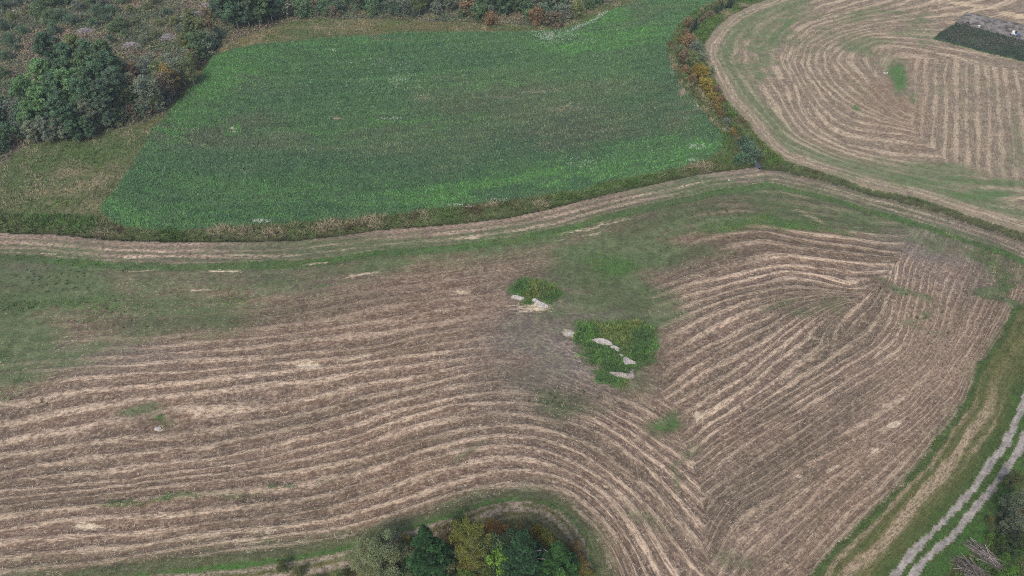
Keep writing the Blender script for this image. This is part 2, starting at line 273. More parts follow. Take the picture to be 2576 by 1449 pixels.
isF2 = isF; put(isF, green=np.clip(np.maximum(fg*.9, f_g), 0, 1), bright=np.clip(fb, 0, 1), straw=f_s*(DF < 5), stripe=np.where(inE2, .75, .85)*(1-blobs(PX, PY, [(2245,235,48,60,20,.9),(2310,260,20,90,0,.4)]))*(DF > 4.6)*(1-.6*np.clip(fg, 0, 1)),
    warm=np.clip(blobs(wx, wy, [(2200,260,110,50,35,1),(2290,140,120,40,20,.5),(2360,30,300,16,4,.6),(2250,330,90,40,20,.8)]), 0, 1), grey=np.where(DF < 4.5, .4, .15), tan=blobs(PX, PY, [(2440,12,120,8,8,.7),(2560,40,80,9,10,.8),(2270,262,0.1,.1,0,0),(1760,232,.1,.1,0,0)]))
# crop
isC = reg == 1
cb = blobs(wx+(fbm(X/30, dCropS/3, 52, 3)-.5)*200, wy+(fbm(X/25, dCropS/4, 53, 3)-.5)*50, [(1150,488,330,30,-6,.85),(1350,462,260,18,-8,.85),(900,520,300,18,-2,.5),(1600,405,240,40,-8,.5),(1740,370,60,40,0,.8),(540,190,110,80,-30,1.0),(450,300,24,90,25,.8),(300,540,50,50,0,.8),(800,130,330,22,-3,.4),(1000,307,160,7,-2,.8),(900,315,120,5,-2,.6),(1540,105,160,30,-5,.75),(1500,20,120,40,-30,.6),(650,480,320,30,0,.45),(330,540,60,34,0,.75),(300,560,60,20,0,.6),(1000,180,160,14,-3,.4),(1390,200,120,30,0,.2),(1200,215,200,8,0,.4),(1560,190,40,14,0,.3),(460,290,40,80,20,.4),(600,560,300,16,0,.5),(1400,30,90,16,-20,.8)])
cd = blobs(wx, wy+(fbm(X/25, dCropS/4, 54, 3)-.5)*60, [(850,530,420,16,-3,.7),(1450,490,200,10,-10,.6),(900,430,520,44,-2,.5),(1500,340,330,60,-4,.6),(700,260,240,40,-6,.4),(1000,150,330,20,-3,.4),(400,480,60,60,0,.4),(470,340,80,40,-30,.5),(1650,230,90,90,-30,.5),(520,320,130,90,0,.3)])
cg = blobs(wx, wy, [(950,360,420,50,-2,.5),(1420,300,250,60,-4,.4),(520,330,180,55,0,.6),(750,370,260,22,-2,.6),(1350,260,260,80,-3,.5),(1450,330,200,30,0,.5),(600,230,120,40,0,.35),(930,95,60,8,0,.7),(1600,40,140,25,-20,.3),(500,240,40,60,25,.5),(1700,300,50,40,0,.5)])
ct = blobs(PX+(nz-.5)*20, PY, [(1720,234,9,13,30,1),(1712,215,4,8,0,.6),(847,301,13,4,0,.8),(1065,250,24,9,0,.45),(1425,276,60,10,-3,.4),(1360,232,60,5,-3,.5),(1262,247,40,5,0,.4),(715,345,40,10,0,.3)])
put(isC, bright=np.clip(cb*(.55+.9*nz), 0, 1), dark=np.clip(cd*(.4+1.1*nz), 0, 1), grey=np.clip(cg*(.4+1.1*nb), 0, 1), tan=np.clip(ct, 0, 1))
put(isC & inside(PX, PY, [(575,322),(607,312),(604,340),(565,346)]), bright=1, grey=0, dark=.2)
coords(isC, X, (dCropS)/2.2)
TRACKS = [[(1380,1211),(1500,1222),(1600,1228)],[(1440,1246),(1560,1253),(1700,1256),(1810,1248),(1880,1226),(1932,1203),(2000,1180)],[(1950,857),(2040,848),(2122,855)],[(1950,878),(2040,875),(2130,884)],[(1990,902),(2080,905)],[(2010,928),(2110,935)],
 [(2120,893),(2180,880),(2260,868)],[(2160,745),(2060,728)],[(2470,640),(2435,625),(2380,585)],[(2132,23),(2040,50),(1990,95),(1968,160),(1985,215),(2025,290)],[(2150,28),(2060,58),(2010,105),(1985,165),(2000,215),(2040,290)],[(2348,0),(2335,40),(2292,92)],[(2365,0),(2352,45),(2314,95)],
 [(2240,55),(2290,95),(2340,125),(2432,155),(2500,175),(2576,200)],[(2255,125),(2330,155),(2420,180),(2470,200)],[(2075,10),(2132,23),(2230,0)],[(1740,1290),(1770,1250),(1800,1190),(1850,1130)],[(2120,1120),(2200,1085),(2300,1050),(2400,1030)],[(1900,1300),(2000,1240),(2130,1190),(2210,1130)],[(0,632),(300,648),(700,640)]]
tr_ = Z0.copy()
for tk in TRACKS:
    d_, _, a_ = dist(X, Y, W(tk)); tr_ = np.maximum(tr_, np.exp(-(d_/.38)**2)*(.35+.9*vnoise(a_/2.5, a_*0, 3)))
M['tan'] = np.clip(M['tan']+np.where(isS | isF | (reg == 13), tr_*.62, 0), 0, 1)
# meadow, verges, floor
isM = reg == 6
DD = np.minimum(dS, np.minimum(dE, dCr))
onleft = (PX < 460) & (PY > 250)
put(isM, green=np.clip(.35+.8*(nb-.3)+blobs(wx, wy, [(200,400,200,60,-10,.4)]), 0, 1), straw=np.clip(blobs(wx, wy, [(200,470,130,40,-20,.7),(60,520,100,60,0,.4),(700,75,300,22,-4,.7),(600,110,80,14,-25,.6),(1000,72,120,6,0,.3),(230,530,80,30,0,.6)])*(.3+1.2*nf)+.2*nz, 0, 1),
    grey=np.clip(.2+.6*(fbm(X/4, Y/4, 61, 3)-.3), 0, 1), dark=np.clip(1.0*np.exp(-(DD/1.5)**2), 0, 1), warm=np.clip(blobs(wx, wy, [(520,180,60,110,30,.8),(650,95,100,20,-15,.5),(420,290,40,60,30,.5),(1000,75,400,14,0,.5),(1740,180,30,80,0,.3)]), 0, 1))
coords(isM, X, Y/2.4)
isW = reg == 7
put(isW, green=np.clip(1.4*(fbm(X/7, Y/7, 71, 4)-.25)+blobs(wx, wy, [(560,60,200,60,0,.2)]), 0, 1), warm=np.clip((fbm(X/12, Y/12, 81, 3)-.42)*4+blobs(wx, wy, [(25,150,40,90,0,1),(330,25,120,25,-30,.5),(180,90,100,20,0,.4)]), 0, 1), grey=.4+0*X, straw=np.clip((fbm(X/5, Y/5, 91, 3)-.55)*3, 0, 1))
coords(isW, X, Y/2.4)
is9 = reg == 9
D9 = dBT+(fbm(aBT/7, dBT*1.2, 95, 3)-.5)*.9; D9 = D9*np.interp(PX, [0,900,1150,1300,1420,1540], [1,1,1.3,1.75,1.35,1.0])
put(is9, straw=np.interp(D9, [0,1.8,2.1,2.6,2.9,3.3,3.6,4.3,4.6,5.2,5.5,6,6.4,8], [.1,.1,.9,.8,.0,.0,.95,.9,.0,.0,.6,.5,.0,0]),
    green=np.interp(D9, [0,1,1.4,2,2.3,3.1,3.6,5,6.5,8], [.35,.4,.7,.7,.1,.4,.05,.4,.4,.3]), bright=np.interp(D9, [0,1.3,1.5,1.9,2.05,4.5,5.2], [.0,.0,.7,.7,.0,.05,.05]),
    warm=np.interp(D9, [0,1.2,2.4,3,6.5,9], [.5,.2,.4,.9,.8,.6]), grey=np.where(D9 < 1.2, .7, .2))
coords(is9, aBT, dBT/2.4)
is8 = (reg == 8) | (reg == 10)
D8 = dRT+(fbm(aRT/6, dRT*1.2, 97, 3)-.5)*1.3; dtr = np.minimum(dT1, dT2)
lowp = smooth(900, 1100, PY)
put(is8, straw=np.interp(D8, [0,.7,.9,1.4,1.6,2.2,2.6,3.6,4,4.5,4.8,5.2,5.6], [.05,.05,.7,.65,.15,.15,.9,.85,.25,.25,.7,.55,0])*(.25+.75*lowp)*(dtr > 2.2),
    green=np.clip(np.interp(D8, [0,.7,1,2,2.6,4,5.5,7], [.9,.8,.3,.6,.2,.45,.7,.95])+0*X, 0, 1), bright=np.clip(np.interp(D8, [0,.5,.9,5,7,9], [.35,.35,.1,.2,.6,.7])*(.4+1.1*nz), 0, 1),
    warm=np.clip(np.interp(D8, [0,1,2,5,6.5], [0,.3,.6,.6,.1])+(nb-.5)*.5, 0, 1), grey=.15+0*X)
beyond = is8 & (dT2 > 2.4+2*(nz-.5)) & (PX > 1288) & (X*0+PX > np.interp(PY, [800,1099,1226,1306,1383,1449], [2700,2600,2540,2490,2420,2360]))
put(beyond, green=.5*nz+.3, warm=np.clip((nz-.4)*3, 0, 1), bright=np.clip((nf-.55)*2, 0, 1), dark=.5, straw=0)
coords(is8, Y, dRT/2.4)
put(reg == 10, straw=nf*.6, grey=.5+0*X, green=np.clip((nz-.6)*3, 0, .6), bright=0, warm=0, dark=0)
# garden
coords((reg == 4) | (reg == 5), X, Y/2.4)
put(reg == 4, green=np.clip((nz-.55)*2.5, 0, 1), dark=1.6*np.clip((fbm(X/.9, Y/1.1, 19, 2)-.5)*4, 0, .9)); put(reg == 5, green=np.clip(nz*1.2+.2, 0, 1), grey=nf, bright=.75*np.exp(-(dist(X, Y, W([(2345,98),(2432,125),(2576,158),(2760,206)]))[0]/1.6)**2))

Z = height_at(X, Y, PX, PY, dS, dE, dCr, 0)
Z = Z+np.where(isS, .09*np.cos(stub_u*2*math.pi)*M['stripe'], 0)
edge_in = smooth(0, 1.2, np.where(isC, np.minimum(dCropS, 3), 0))
Z = Z+np.where(isC, .30+.06*(nf-.5), 0)
cropz = Z
Z = Z-np.where(reg == 10, .06, 0)+np.where(reg == 4, .18*(fbm(X/.9, Y/.9, 15, 2)-.5), 0)+np.where(reg == 5, .2+.22*(fbm(X/1.2, Y/.8, 16, 2)-.5), 0)
Z = Z+np.where(reg == 7, .7*(fbm(X/5, Y/5, 3, 3)-.5), 0)
def ground_z(x, y):
    i = np.clip(((np.asarray(x)-gx[0])/DX).round().astype(int), 0, NX-1); j = np.clip(((np.asarray(y)-gy[0])/DX).round().astype(int), 0, NY-1)
    return Z[j, i]
def lookup(A, x, y):
    i = np.clip(((np.asarray(x)-gx[0])/DX).round().astype(int), 0, NX-1); j = np.clip(((np.asarray(y)-gy[0])/DX).round().astype(int), 0, NY-1)
    return A[j, i]

# ------------------------------------------------------------------ materials
class NT:
    def __init__(s, name, rough=.95, spec=.15):
        s.m = bpy.data.materials.new(name); s.m.use_nodes = True; s.t = s.m.node_tree; s.b = s.t.nodes['Principled BSDF']
        s.b.inputs['Roughness'].default_value = rough; s.b.inputs['Specular IOR Level'].default_value = spec
    def n(s, ty, **kw):
        nd = s.t.nodes.new(ty)
        for k, v in kw.items(): setattr(nd, k, v)
        return nd
    def L(s, a, b): s.t.links.new(a, b)
    def val(s, sock, v):
        if hasattr(v, 'is_linked') or isinstance(v, bpy.types.NodeSocket): s.L(v, sock)
        else:
            try: sock.default_value = v
            except Exception: sock.default_value = (*v, 1)
    def math(s, op, a, b=0, c=None, clamp=False):
        nd = s.n('ShaderNodeMath', operation=op, use_clamp=clamp); s.val(nd.inputs[0], a); s.val(nd.inputs[1], b)
        if c is not None: s.val(nd.inputs[2], c)
        return nd.outputs[0]
    def mul(s, a, b): return s.math('MULTIPLY', a, b)
    def add(s, a, b): return s.math('ADD', a, b)
    def ma(s, a, b, c): return s.math('MULTIPLY_ADD', a, b, c)
    def rng(s, v, a, b, c=0., d=1.):
        nd = s.n('ShaderNodeMapRange', interpolation_type='SMOOTHSTEP'); s.val(nd.inputs[0], v)
        for i, k in enumerate((a, b, c, d)): s.val(nd.inputs[i+1], k)
        return nd.outputs[0]
    def mix(s, f, a, b, mode='MIX'):
        nd = s.n('ShaderNodeMix', data_type='RGBA', blend_type=mode); s.val(nd.inputs[0], f); s.val(nd.inputs[6], tuple(a) if isinstance(a, np.ndarray) else a); s.val(nd.inputs[7], tuple(b) if isinstance(b, np.ndarray) else b)
        return nd.outputs[2]
    def vec(s, x, y, z=0.):
        nd = s.n('ShaderNodeCombineXYZ'); s.val(nd.inputs[0], x); s.val(nd.inputs[1], y); s.val(nd.inputs[2], z); return nd.outputs[0]
    def noise(s, v, scale=1., detail=3., rough=.55):
        nd = s.n('ShaderNodeTexNoise'); s.L(v, nd.inputs['Vector']); nd.inputs['Scale'].default_value = scale; nd.inputs['Detail'].default_value = detail; nd.inputs['Roughness'].default_value = rough
        return nd.outputs[0]
    def attr(s, name):
        nd = s.n('ShaderNodeAttribute', attribute_name=name); sp = s.n('ShaderNodeSeparateColor'); s.L(nd.outputs['Color'], sp.inputs[0])
        return sp.outputs[0], sp.outputs[1], sp.outputs[2], nd.outputs['Alpha']
    def pos(s): return s.n('ShaderNodeNewGeometry').outputs['Position']
    def bump(s, h, dist_, strength=1.):
        nd = s.n('ShaderNodeBump'); s.L(h, nd.inputs['Height']); nd.inputs['Distance'].default_value = dist_; nd.inputs['Strength'].default_value = strength; s.L(nd.outputs[0], s.b.inputs['Normal'])
    def out(s, c): s.L(c, s.b.inputs['Base Color']); return s.m

def field_mat(name, soil, soil2, straw, green, green2, bright, tan, rows=0.0, speck=1.0, warmc=None, darkc=None, greyc=None, bump=.08, stripe_fade=2.0):
    m = NT(name)
    fld = m.n('ShaderNodeAttribute', attribute_name='fld').outputs['Vector']; sp = m.n('ShaderNodeSeparateXYZ'); m.L(fld, sp.inputs[0]); s_, u_ = sp.outputs[0], sp.outputs[1]
    g, br, st, sw = m.attr('ma'); gr, dk, tn, wm = m.attr('mb')
    P = m.pos()
    warp = m.noise(m.vec(m.mul(s_, .07), m.mul(u_, .5)), 1, 3)
    ph = m.ma(warp, 1.0, u_)
    wave = m.ma(m.math('COSINE', m.mul(m.add(ph, -.5), 6.28318)), .5, .5)
    fade = m.noise(m.vec(m.mul(s_, .09), m.mul(u_, .6), 7.), 1, 3)
    streak = m.noise(m.vec(m.mul(s_, .28), m.mul(u_, 4.2), 3.), 1, 4, .7)
    fine = m.noise(m.vec(m.mul(s_, 1.1), m.mul(u_, 7.5), 5.), 1, 3, .75)
    spk = m.noise(P, 1.9, 3, .8)
    spk2 = m.noise(P, .55, 4, .7)
    t = m.add(m.mul(wave, 1.15), m.ma(streak, 2.3, -1.15)); t = m.add(t, m.ma(fade, stripe_fade, -.5*stripe_fade)); t = m.add(t, m.ma(fine, 1.6, -.8))
    stripe = m.mul(m.rng(t, .2, 1.42), m.ma(st, .9, 0.))
    base_t = m.rng(m.add(m.mul(fine, .65), m.mul(spk, .65)), .5, .85)
    lit = m.mul(base_t, m.rng(m.add(streak, m.ma(spk2, .6, -.3)), .3, .72, .05, .6))
    direct = m.mul(sw, m.rng(m.add(fine, m.ma(spk, .9, -.45)), .2, .62, .2, 1.15))
    straw_f = m.math('MAXIMUM', m.math('MAXIMUM', stripe, lit), direct, clamp=True)
    straw_f = m.mul(straw_f, m.rng(m.add(spk, m.ma(fine, .9, -.45)), .3, .6, .45, 1.))
    soilc = m.mix(m.rng(m.noise(P, .22, 4), .35, .65), soil, soil2)
    if warmc is not None: soilc = m.mix(m.mul(wm, .8), soilc, warmc)
    if greyc is not None: soilc = m.mix(m.mul(gr, .8), soilc, greyc)
    c = m.mix(straw_f, soilc, straw)
    gth = m.mul(m.rng(m.add(m.mul(g, 1.15), m.add(m.add(m.ma(spk, 1.7, -.85), m.ma(streak, 1.1, -.55)), m.ma(spk2, .8, -.4))), .1, 1.05), .88)
    gc = m.mix(m.rng(spk2, .3, .7), green, green2)
    if warmc is not None and rows < 0: gc = m.mix(m.mul(wm, .6), gc, warmc)
    c = m.mix(m.mul(gth, m.math('MAXIMUM', m.ma(m.add(direct, m.mul(stripe, .6)), -.85, 1.), .05)), c, gc)
    bth = m.rng(m.add(br, m.add(m.ma(spk, 1.5, -.75), m.add(m.ma(streak, .8, -.4), m.ma(spk2, .7, -.35)))), .2, 1.1)
    c = m.mix(bth, c, m.mix(m.rng(spk, .3, .7), green, bright))
    tth = m.mul(m.rng(m.add(m.mul(tn, 1.1), m.add(m.ma(fine, 1.3, -.65), m.add(m.ma(streak, 1.6, -.8), m.ma(spk, .6, -.3)))), .35, 1.05), m.rng(tn, .02, .25))
    c = m.mix(tth, c, tan)
    if darkc is not None: c = m.mix(m.mul(dk, .6), c, darkc)
    v = m.rng(m.add(m.add(m.mul(spk, .3), m.mul(fine, .3)), m.mul(spk2, .4)), .36, .64, 1-.3*speck, 1+.22*speck)
    c = m.mix(1., c, m.vec(v, v, v), 'MULTIPLY')
    m.bump(m.add(m.mul(spk, 1.), m.add(m.mul(fine, .5), m.mul(stripe, .6))), bump)
    return m.out(c)
C = lin
STRAW = C(219, 195, 168); 
MATS = {
 2: field_mat('stubble', C(121,102,88), C(103,88,76), STRAW, C(84,108,66), C(100,116,80), C(78,124,54), C(218,200,172), warmc=C(122,98,80), darkc=C(78,76,60), greyc=C(114,108,104), bump=.16),
 3: field_mat('far_stubble', C(138,121,104), C(122,109,92), C(212,191,163), C(94,118,74), C(110,124,88), C(72,116,60), C(206,186,154), warmc=C(132,108,90), greyc=C(134,124,112), stripe_fade=2.8),
 1: field_mat('crop_ground', C(84,112,76), C(74,100,72), C(92,114,78), C(84,112,74), C(90,118,76), C(90,130,72), C(168,150,128), greyc=C(92,98,86), darkc=C(48,74,62), bump=.15),
 4: field_mat('dug_soil', C(152,146,140), C(130,124,118), C(170,164,158), C(90,104,84), C(96,108,88), C(80,120,70), C(170,160,150), bump=.3, darkc=C(84,80,74)),
 5: field_mat('potato_rows', C(78,80,72), C(70,78,68), C(112,108,100), C(56,76,58), C(66,84,66), C(78,116,66), C(150,140,130), bump=.2),
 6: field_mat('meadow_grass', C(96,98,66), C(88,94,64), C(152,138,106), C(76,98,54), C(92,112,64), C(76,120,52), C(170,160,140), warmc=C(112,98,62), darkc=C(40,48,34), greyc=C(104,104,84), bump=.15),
 7: field_mat('forest_floor', C(104,96,84), C(92,90,78), C(140,126,108), C(66,84,58), C(82,98,66), C(76,110,60), C(150,142,140), warmc=C(122,104,90), greyc=C(94,92,84), bump=.2),
 8: field_mat('verge', C(100,96,62), C(90,90,56), C(180,158,134), C(62,84,44), C(76,96,50), C(68,112,48), C(170,160,140), warmc=C(112,112,54), darkc=C(44,58,36), greyc=C(100,104,84), bump=.15),
 9: field_mat('wood_verge', C(108,104,66), C(100,98,66), C(178,162,144), C(78,100,62), C(90,110,66), C(72,136,46), C(170,160,140), warmc=C(108,102,50), greyc=C(96,104,82), bump=.15),
 10: field_mat('gravel', C(150,142,134), C(124,120,108), C(190,184,176), C(110,120,90), C(110,120,90), C(90,120,70), C(190,180,170), greyc=C(156,150,146), bump=.08),
}
MATS[12] = MATS[2]; MATS[14] = MATS[2]; MATS[13] = MATS[3]
USPEC = {2: (X, uA), 12: ((X+1.2*Y)/1.56, uC), 14: ((.3*X+1.5*Y)/1.53, uC2), 3: (ang*26, uE), 13: (Y, 60+(X-E2A*Y)/2.6)}
def set_attrs(me, idx, rid):
    n = len(idx); FS, FU = USPEC.get(rid, (globals()['FS'], globals()['FU']))
    a = me.attributes.new('fld', 'FLOAT_VECTOR', 'POINT'); v = np.zeros((n, 3), np.float32); v[:, 0] = FS.ravel()[idx]; v[:, 1] = FU.ravel()[idx]; a.data.foreach_set('vector', v.ravel())
    for nm, ks in (('ma', ('green', 'bright', 'stripe', 'straw')), ('mb', ('grey', 'dark', 'tan', 'warm'))):
        a = me.attributes.new(nm, 'FLOAT_COLOR', 'POINT'); a.data.foreach_set('color', np.stack([M[k].ravel()[idx] for k in ks], 1).astype(np.float32).ravel())
def mesh_from(name, verts, faces, mat=None, smooth_=False, parent=None):
    me = bpy.data.meshes.new(name); verts = np.asarray(verts, np.float32); faces = np.asarray(faces, np.int32); k = faces.shape[1]
    me.vertices.add(len(verts)); me.vertices.foreach_set('co', verts.ravel())
    me.loops.add(faces.size); me.loops.foreach_set('vertex_index', faces.ravel())
    me.polygons.add(len(faces)); me.polygons.foreach_set('loop_start', np.arange(0, faces.size, k, dtype=np.int32)); me.polygons.foreach_set('loop_total', np.full(len(faces), k, np.int32))
    if smooth_: me.polygons.foreach_set('use_smooth', np.ones(len(faces), bool))
    me.update(calc_edges=True)
    if mat: me.materials.append(mat)
    o = bpy.data.objects.new(name, me); COL.objects.link(o)
    if parent: o.parent = parent
    return o
vid = np.arange(NX*NY).reshape(NY, NX)
quads = np.stack([vid[:-1, :-1], vid[:-1, 1:], vid[1:, 1:], vid[1:, :-1]], -1)
cr = reg[:-1, :-1]
# remember region attributes follow the vertex's own region: spread border vertices
allv = np.stack([X.ravel(), Y.ravel(), Z.ravel()], 1)
for rid, nm in names.items():
    q = quads[cr == rid]
    if not len(q): continue
    used, inv = np.unique(q.ravel(), return_inverse=True)
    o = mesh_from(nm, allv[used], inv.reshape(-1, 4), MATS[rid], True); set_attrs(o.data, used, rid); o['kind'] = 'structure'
    o['label'] = {14: 'brown stubble field along its right edge with long pale swaths', 12: 'brown stubble field right of the seam with fanning swaths', 13: 'stubble rows running away from the camera', 1: 'green crop field with pale and dark bands', 2: 'brown stubble field with pale curved straw swaths', 3: 'stubble field beyond the creek', 4: 'strip of bare grey soil', 5: 'dark green potato rows', 6: 'rough grass between the fields', 7: 'brown and green cleared forest floor', 8: 'mown grass verge beside the gravel track', 9: 'mown grass verge round the wood', 10: 'two gravel wheel tracks'}[rid]
# the land beyond the surveyed part, out to the horizon
B = [(gx[0], gy[0]), (gx[-1], gy[0]), (gx[-1], gy[-1]), (gx[0], gy[-1])]; O = [(-2500, -1500), (2500, -1500), (2500, 3500), (-2500, 3500)]
m = NT('ground'); P = m.pos(); c = m.mix(m.rng(m.noise(P, .02, 5), .4, .6), C(88,104,66), C(110,104,82)); mg = m.out(m.mix(m.rng(m.noise(P, .3, 4), .4, .6), c, C(70,88,54)))
o = mesh_from('ground', [(x, y, 0) for x, y in B]+[(x, y, 0) for x, y in O], [(0, 1, 5, 4), (1, 2, 6, 5), (2, 3, 7, 6), (3, 0, 4, 7)], mg); o['kind'] = 'structure'
# ------------------------------------------------------------------ vegetation helpers
def tag(o, label, cat, group=None, kind=None):
    if label: o['label'] = label
    if cat: o['category'] = cat
    if group: o['group'] = group
    if kind: o['kind'] = kind
    return o
def empty(name, loc, rz=0.):
    o = bpy.data.objects.new(name, None); COL.objects.link(o); o.location = loc; o.rotation_euler = (0, 0, rz); o.empty_display_size = .3; return o
def leaf_mat(name, obj_colour=True, rough=.85):
    m = NT(name, rough, .2); c0 = m.n('ShaderNodeAttribute', attribute_name='col').outputs['Color']
    if obj_colour: c0 = m.mix(1., c0, m.n('ShaderNodeObjectInfo').outputs['Color'], 'MULTIPLY')
    v = m.rng(m.noise(m.pos(), 1.3, 2), .3, .7, .82, 1.15); c0 = m.mix(1., c0, m.vec(v, v, v), 'MULTIPLY')
    return m.out(c0)
LEAF = leaf_mat('leaves'); HERB = leaf_mat('herbage', False)
def plain(name, col, rough=.8, var=.15, scale=6., spec=.2):
    m = NT(name, rough, spec); v = m.rng(m.noise(m.pos(), scale, 4), .3, .7, 1-var, 1+var); return m.out(m.mix(1., tuple(col), m.vec(v, v, v), 'MULTIPLY'))
BARK = plain('bark', C(120,112,104)); WHITEBARK = plain('birch_bark', C(205,200,190), var=.3); DEAD = plain('dead_wood', C(182,176,176), var=.25)
def setcol(me, col):
    a = me.attributes.new('col', 'FLOAT_COLOR', 'POINT'); c = np.ones((len(me.vertices), 4), np.float32); c[:, :3] = col; a.data.foreach_set('color', c.ravel())
def blades(name, xy, z, h, w, n, col, mat=HERB, lean=.35, spread=.2, tip=1.25, parent=None, var=.22):
    """tufts: n pointed leaves for every place; h, w, col per place"""
    N = len(xy); h = np.broadcast_to(h, (N,)); w = np.broadcast_to(w, (N,))
    idx = np.repeat(np.arange(N), n); K = len(idx)
    a = rng.random(K)*2*np.pi; b = rng.random(K)*2*np.pi; r = rng.random(K)**.5*spread
    bx = xy[idx, 0]+np.cos(a)*r; by = xy[idx, 1]+np.sin(a)*r; bz = z[idx]
    hh = h[idx]*(.55+.6*rng.random(K)); ww = w[idx]*(.7+.6*rng.random(K)); ln = lean*hh*rng.normal(1, .5, K)
    dx, dy = np.cos(b)*ww/2, np.sin(b)*ww/2
    V = np.empty((K, 3, 3), np.float32)
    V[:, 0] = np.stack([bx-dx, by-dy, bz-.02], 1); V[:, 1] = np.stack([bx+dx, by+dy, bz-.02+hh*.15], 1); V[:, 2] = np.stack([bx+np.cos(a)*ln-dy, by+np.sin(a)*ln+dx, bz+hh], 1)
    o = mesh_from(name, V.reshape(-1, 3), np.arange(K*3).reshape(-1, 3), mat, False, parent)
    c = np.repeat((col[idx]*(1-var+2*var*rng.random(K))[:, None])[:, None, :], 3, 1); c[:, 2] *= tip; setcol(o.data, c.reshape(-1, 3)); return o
def cards(cent, size, col, up=.5):
    """leaf shaped cards round the given centres: returns verts, faces, colours"""
    K = len(cent); size = np.broadcast_to(size, (K,))
    a = rng.normal(size=(K, 3)); a[:, 2] *= .6; a /= np.linalg.norm(a, axis=1)[:, None]
    nrm = rng.normal(size=(K, 3)); nrm[:, 2] += up; b = np.cross(nrm, a); b /= np.linalg.norm(b, axis=1)[:, None]+1e-9
    s = size[:, None]; V = np.stack([cent-a*s*.6, cent-b*s*.32, cent+a*s*.6, cent+b*s*.32], 1)
    return V.reshape(-1, 3), np.arange(K*4).reshape(-1, 4), np.repeat(col, 4, 0)
def tube(pts, rad, seg=6):
    pts = np.array(pts, float); n = len(pts); V = []; Fc = []
    for i in range(n):
        d = pts[min(i+1, n-1)]-pts[max(i-1, 0)]; d = d/(np.linalg.norm(d)+1e-9); u = np.cross(d, (.3, .9, .1)); u /= np.linalg.norm(u)+1e-9; v = np.cross(d, u)
        for k in range(seg):
            t = 2*math.pi*k/seg; V.append(pts[i]+(u*math.cos(t)+v*math.sin(t))*rad[i])
    for i in range(n-1):
        for k in range(seg): Fc.append((i*seg+k, i*seg+(k+1) % seg, (i+1)*seg+(k+1) % seg, (i+1)*seg+k))
    return np.array(V), np.array(Fc)
def join(parts):
    V, Fc, n = [], [], 0
    for v, f in parts: V.append(v); Fc.append(f+n); n += len(v)
    return np.concatenate(V), np.concatenate(Fc)
class Kind:  # shared meshes of one kind of tree or shrub
    pass
def make_decid(h, wid, base, nclump, per, leaf, seed, bark, sparse=0., lumps=.55, shape='round'):
    """meshes of a broad leaved tree: trunk with limbs, crown of leaf clumps on the limbs"""
    global rng
    keep = rng; rng = np.random.default_rng(seed); r = random.Random(seed); k = Kind(); k.h = h
    bend = np.array([r.uniform(-.05, .05)*h, r.uniform(-.05, .05)*h, 0])
    tp = lambda t: np.array([0, 0, h*.88*t])+bend*t*t
    parts = [tube([tp(t) for t in np.linspace(0, 1, 7)], [max(.012, .011*h*(1-t)+.01) for t in np.linspace(0, 1, 7)])]
    cl = []
    for i in range(nclump):
        t = base+(1-base)*(i+.5)/nclump*.98; az = i*2.4+r.uniform(-.4, .4)
        e = (t-base)/(1-base)
        prof = {'round': math.sin(math.pi*min(1, e*.85+.12))**.6, 'cone': (1-e)**.75*.95+.1, 'bush': math.sqrt(max(0, 1-(e*.9)**2)), 'column': .55+.45*math.sin(math.pi*e)}[shape]
        rad = wid/2*prof*(r.uniform(.35, 1.08) if i % 4 else r.uniform(.05, .3))
        p0 = tp(max(.12, t-.16)); p1 = tp(t)+np.array([math.cos(az)*rad, math.sin(az)*rad, r.uniform(-.02, .05)*h])
        cl.append((p1, r.uniform(.75, 1.25)*lumps))
        if i % 2 == 0 and t < .75: mid = (p0+p1)/2+np.array([0, 0, .02*h]); parts.append(tube([p0, mid, p1], [.0032*h, .002*h, .006], 4))
    P, S, Cc = [], [], []
    for p, s in cl:
        n = max(4, int(per*s*s)); g = rng.normal(size=(n, 3)); g /= np.linalg.norm(g, axis=1)[:, None]; g *= (rng.random(n)**.45)[:, None]*s*np.array([1, 1, .72])
        P.append(p+g); v = r.uniform(.78, 1.2); hue = r.uniform(-.08, .08)
        cc = np.ones((n, 3))*v*(.75+.5*rng.random((n, 1))); cc[:, 0] *= 1+hue; cc[:, 2] *= 1-hue; Cc.append(cc)
    P = np.concatenate(P); Cc = np.concatenate(Cc); P[:, 2] = np.maximum(P[:, 2], .05)
    V, Fc, cc = cards(P, leaf*(.6+.8*rng.random(len(P))), Cc, .8)
    k.crown = bpy.data.meshes.new('crown'); fill(k.crown, V, Fc, LEAF); setcol(k.crown, cc)
    V, Fc = join(parts); k.trunk = bpy.data.meshes.new('trunk'); fill(k.trunk, V, Fc, bark); rng = keep; return k
def fill(me, V, Fc, mat):
    V = np.asarray(V, np.float32); Fc = np.asarray(Fc, np.int32); k = Fc.shape[1]
    me.vertices.add(len(V)); me.vertices.foreach_set('co', V.ravel()); me.loops.add(Fc.size); me.loops.foreach_set('vertex_index', Fc.ravel())
    me.polygons.add(len(Fc)); me.polygons.foreach_set('loop_start', np.arange(0, Fc.size, k, dtype=np.int32)); me.polygons.foreach_set('loop_total', np.full(len(Fc), k, np.int32)); me.update(calc_edges=True); me.materials.append(mat)
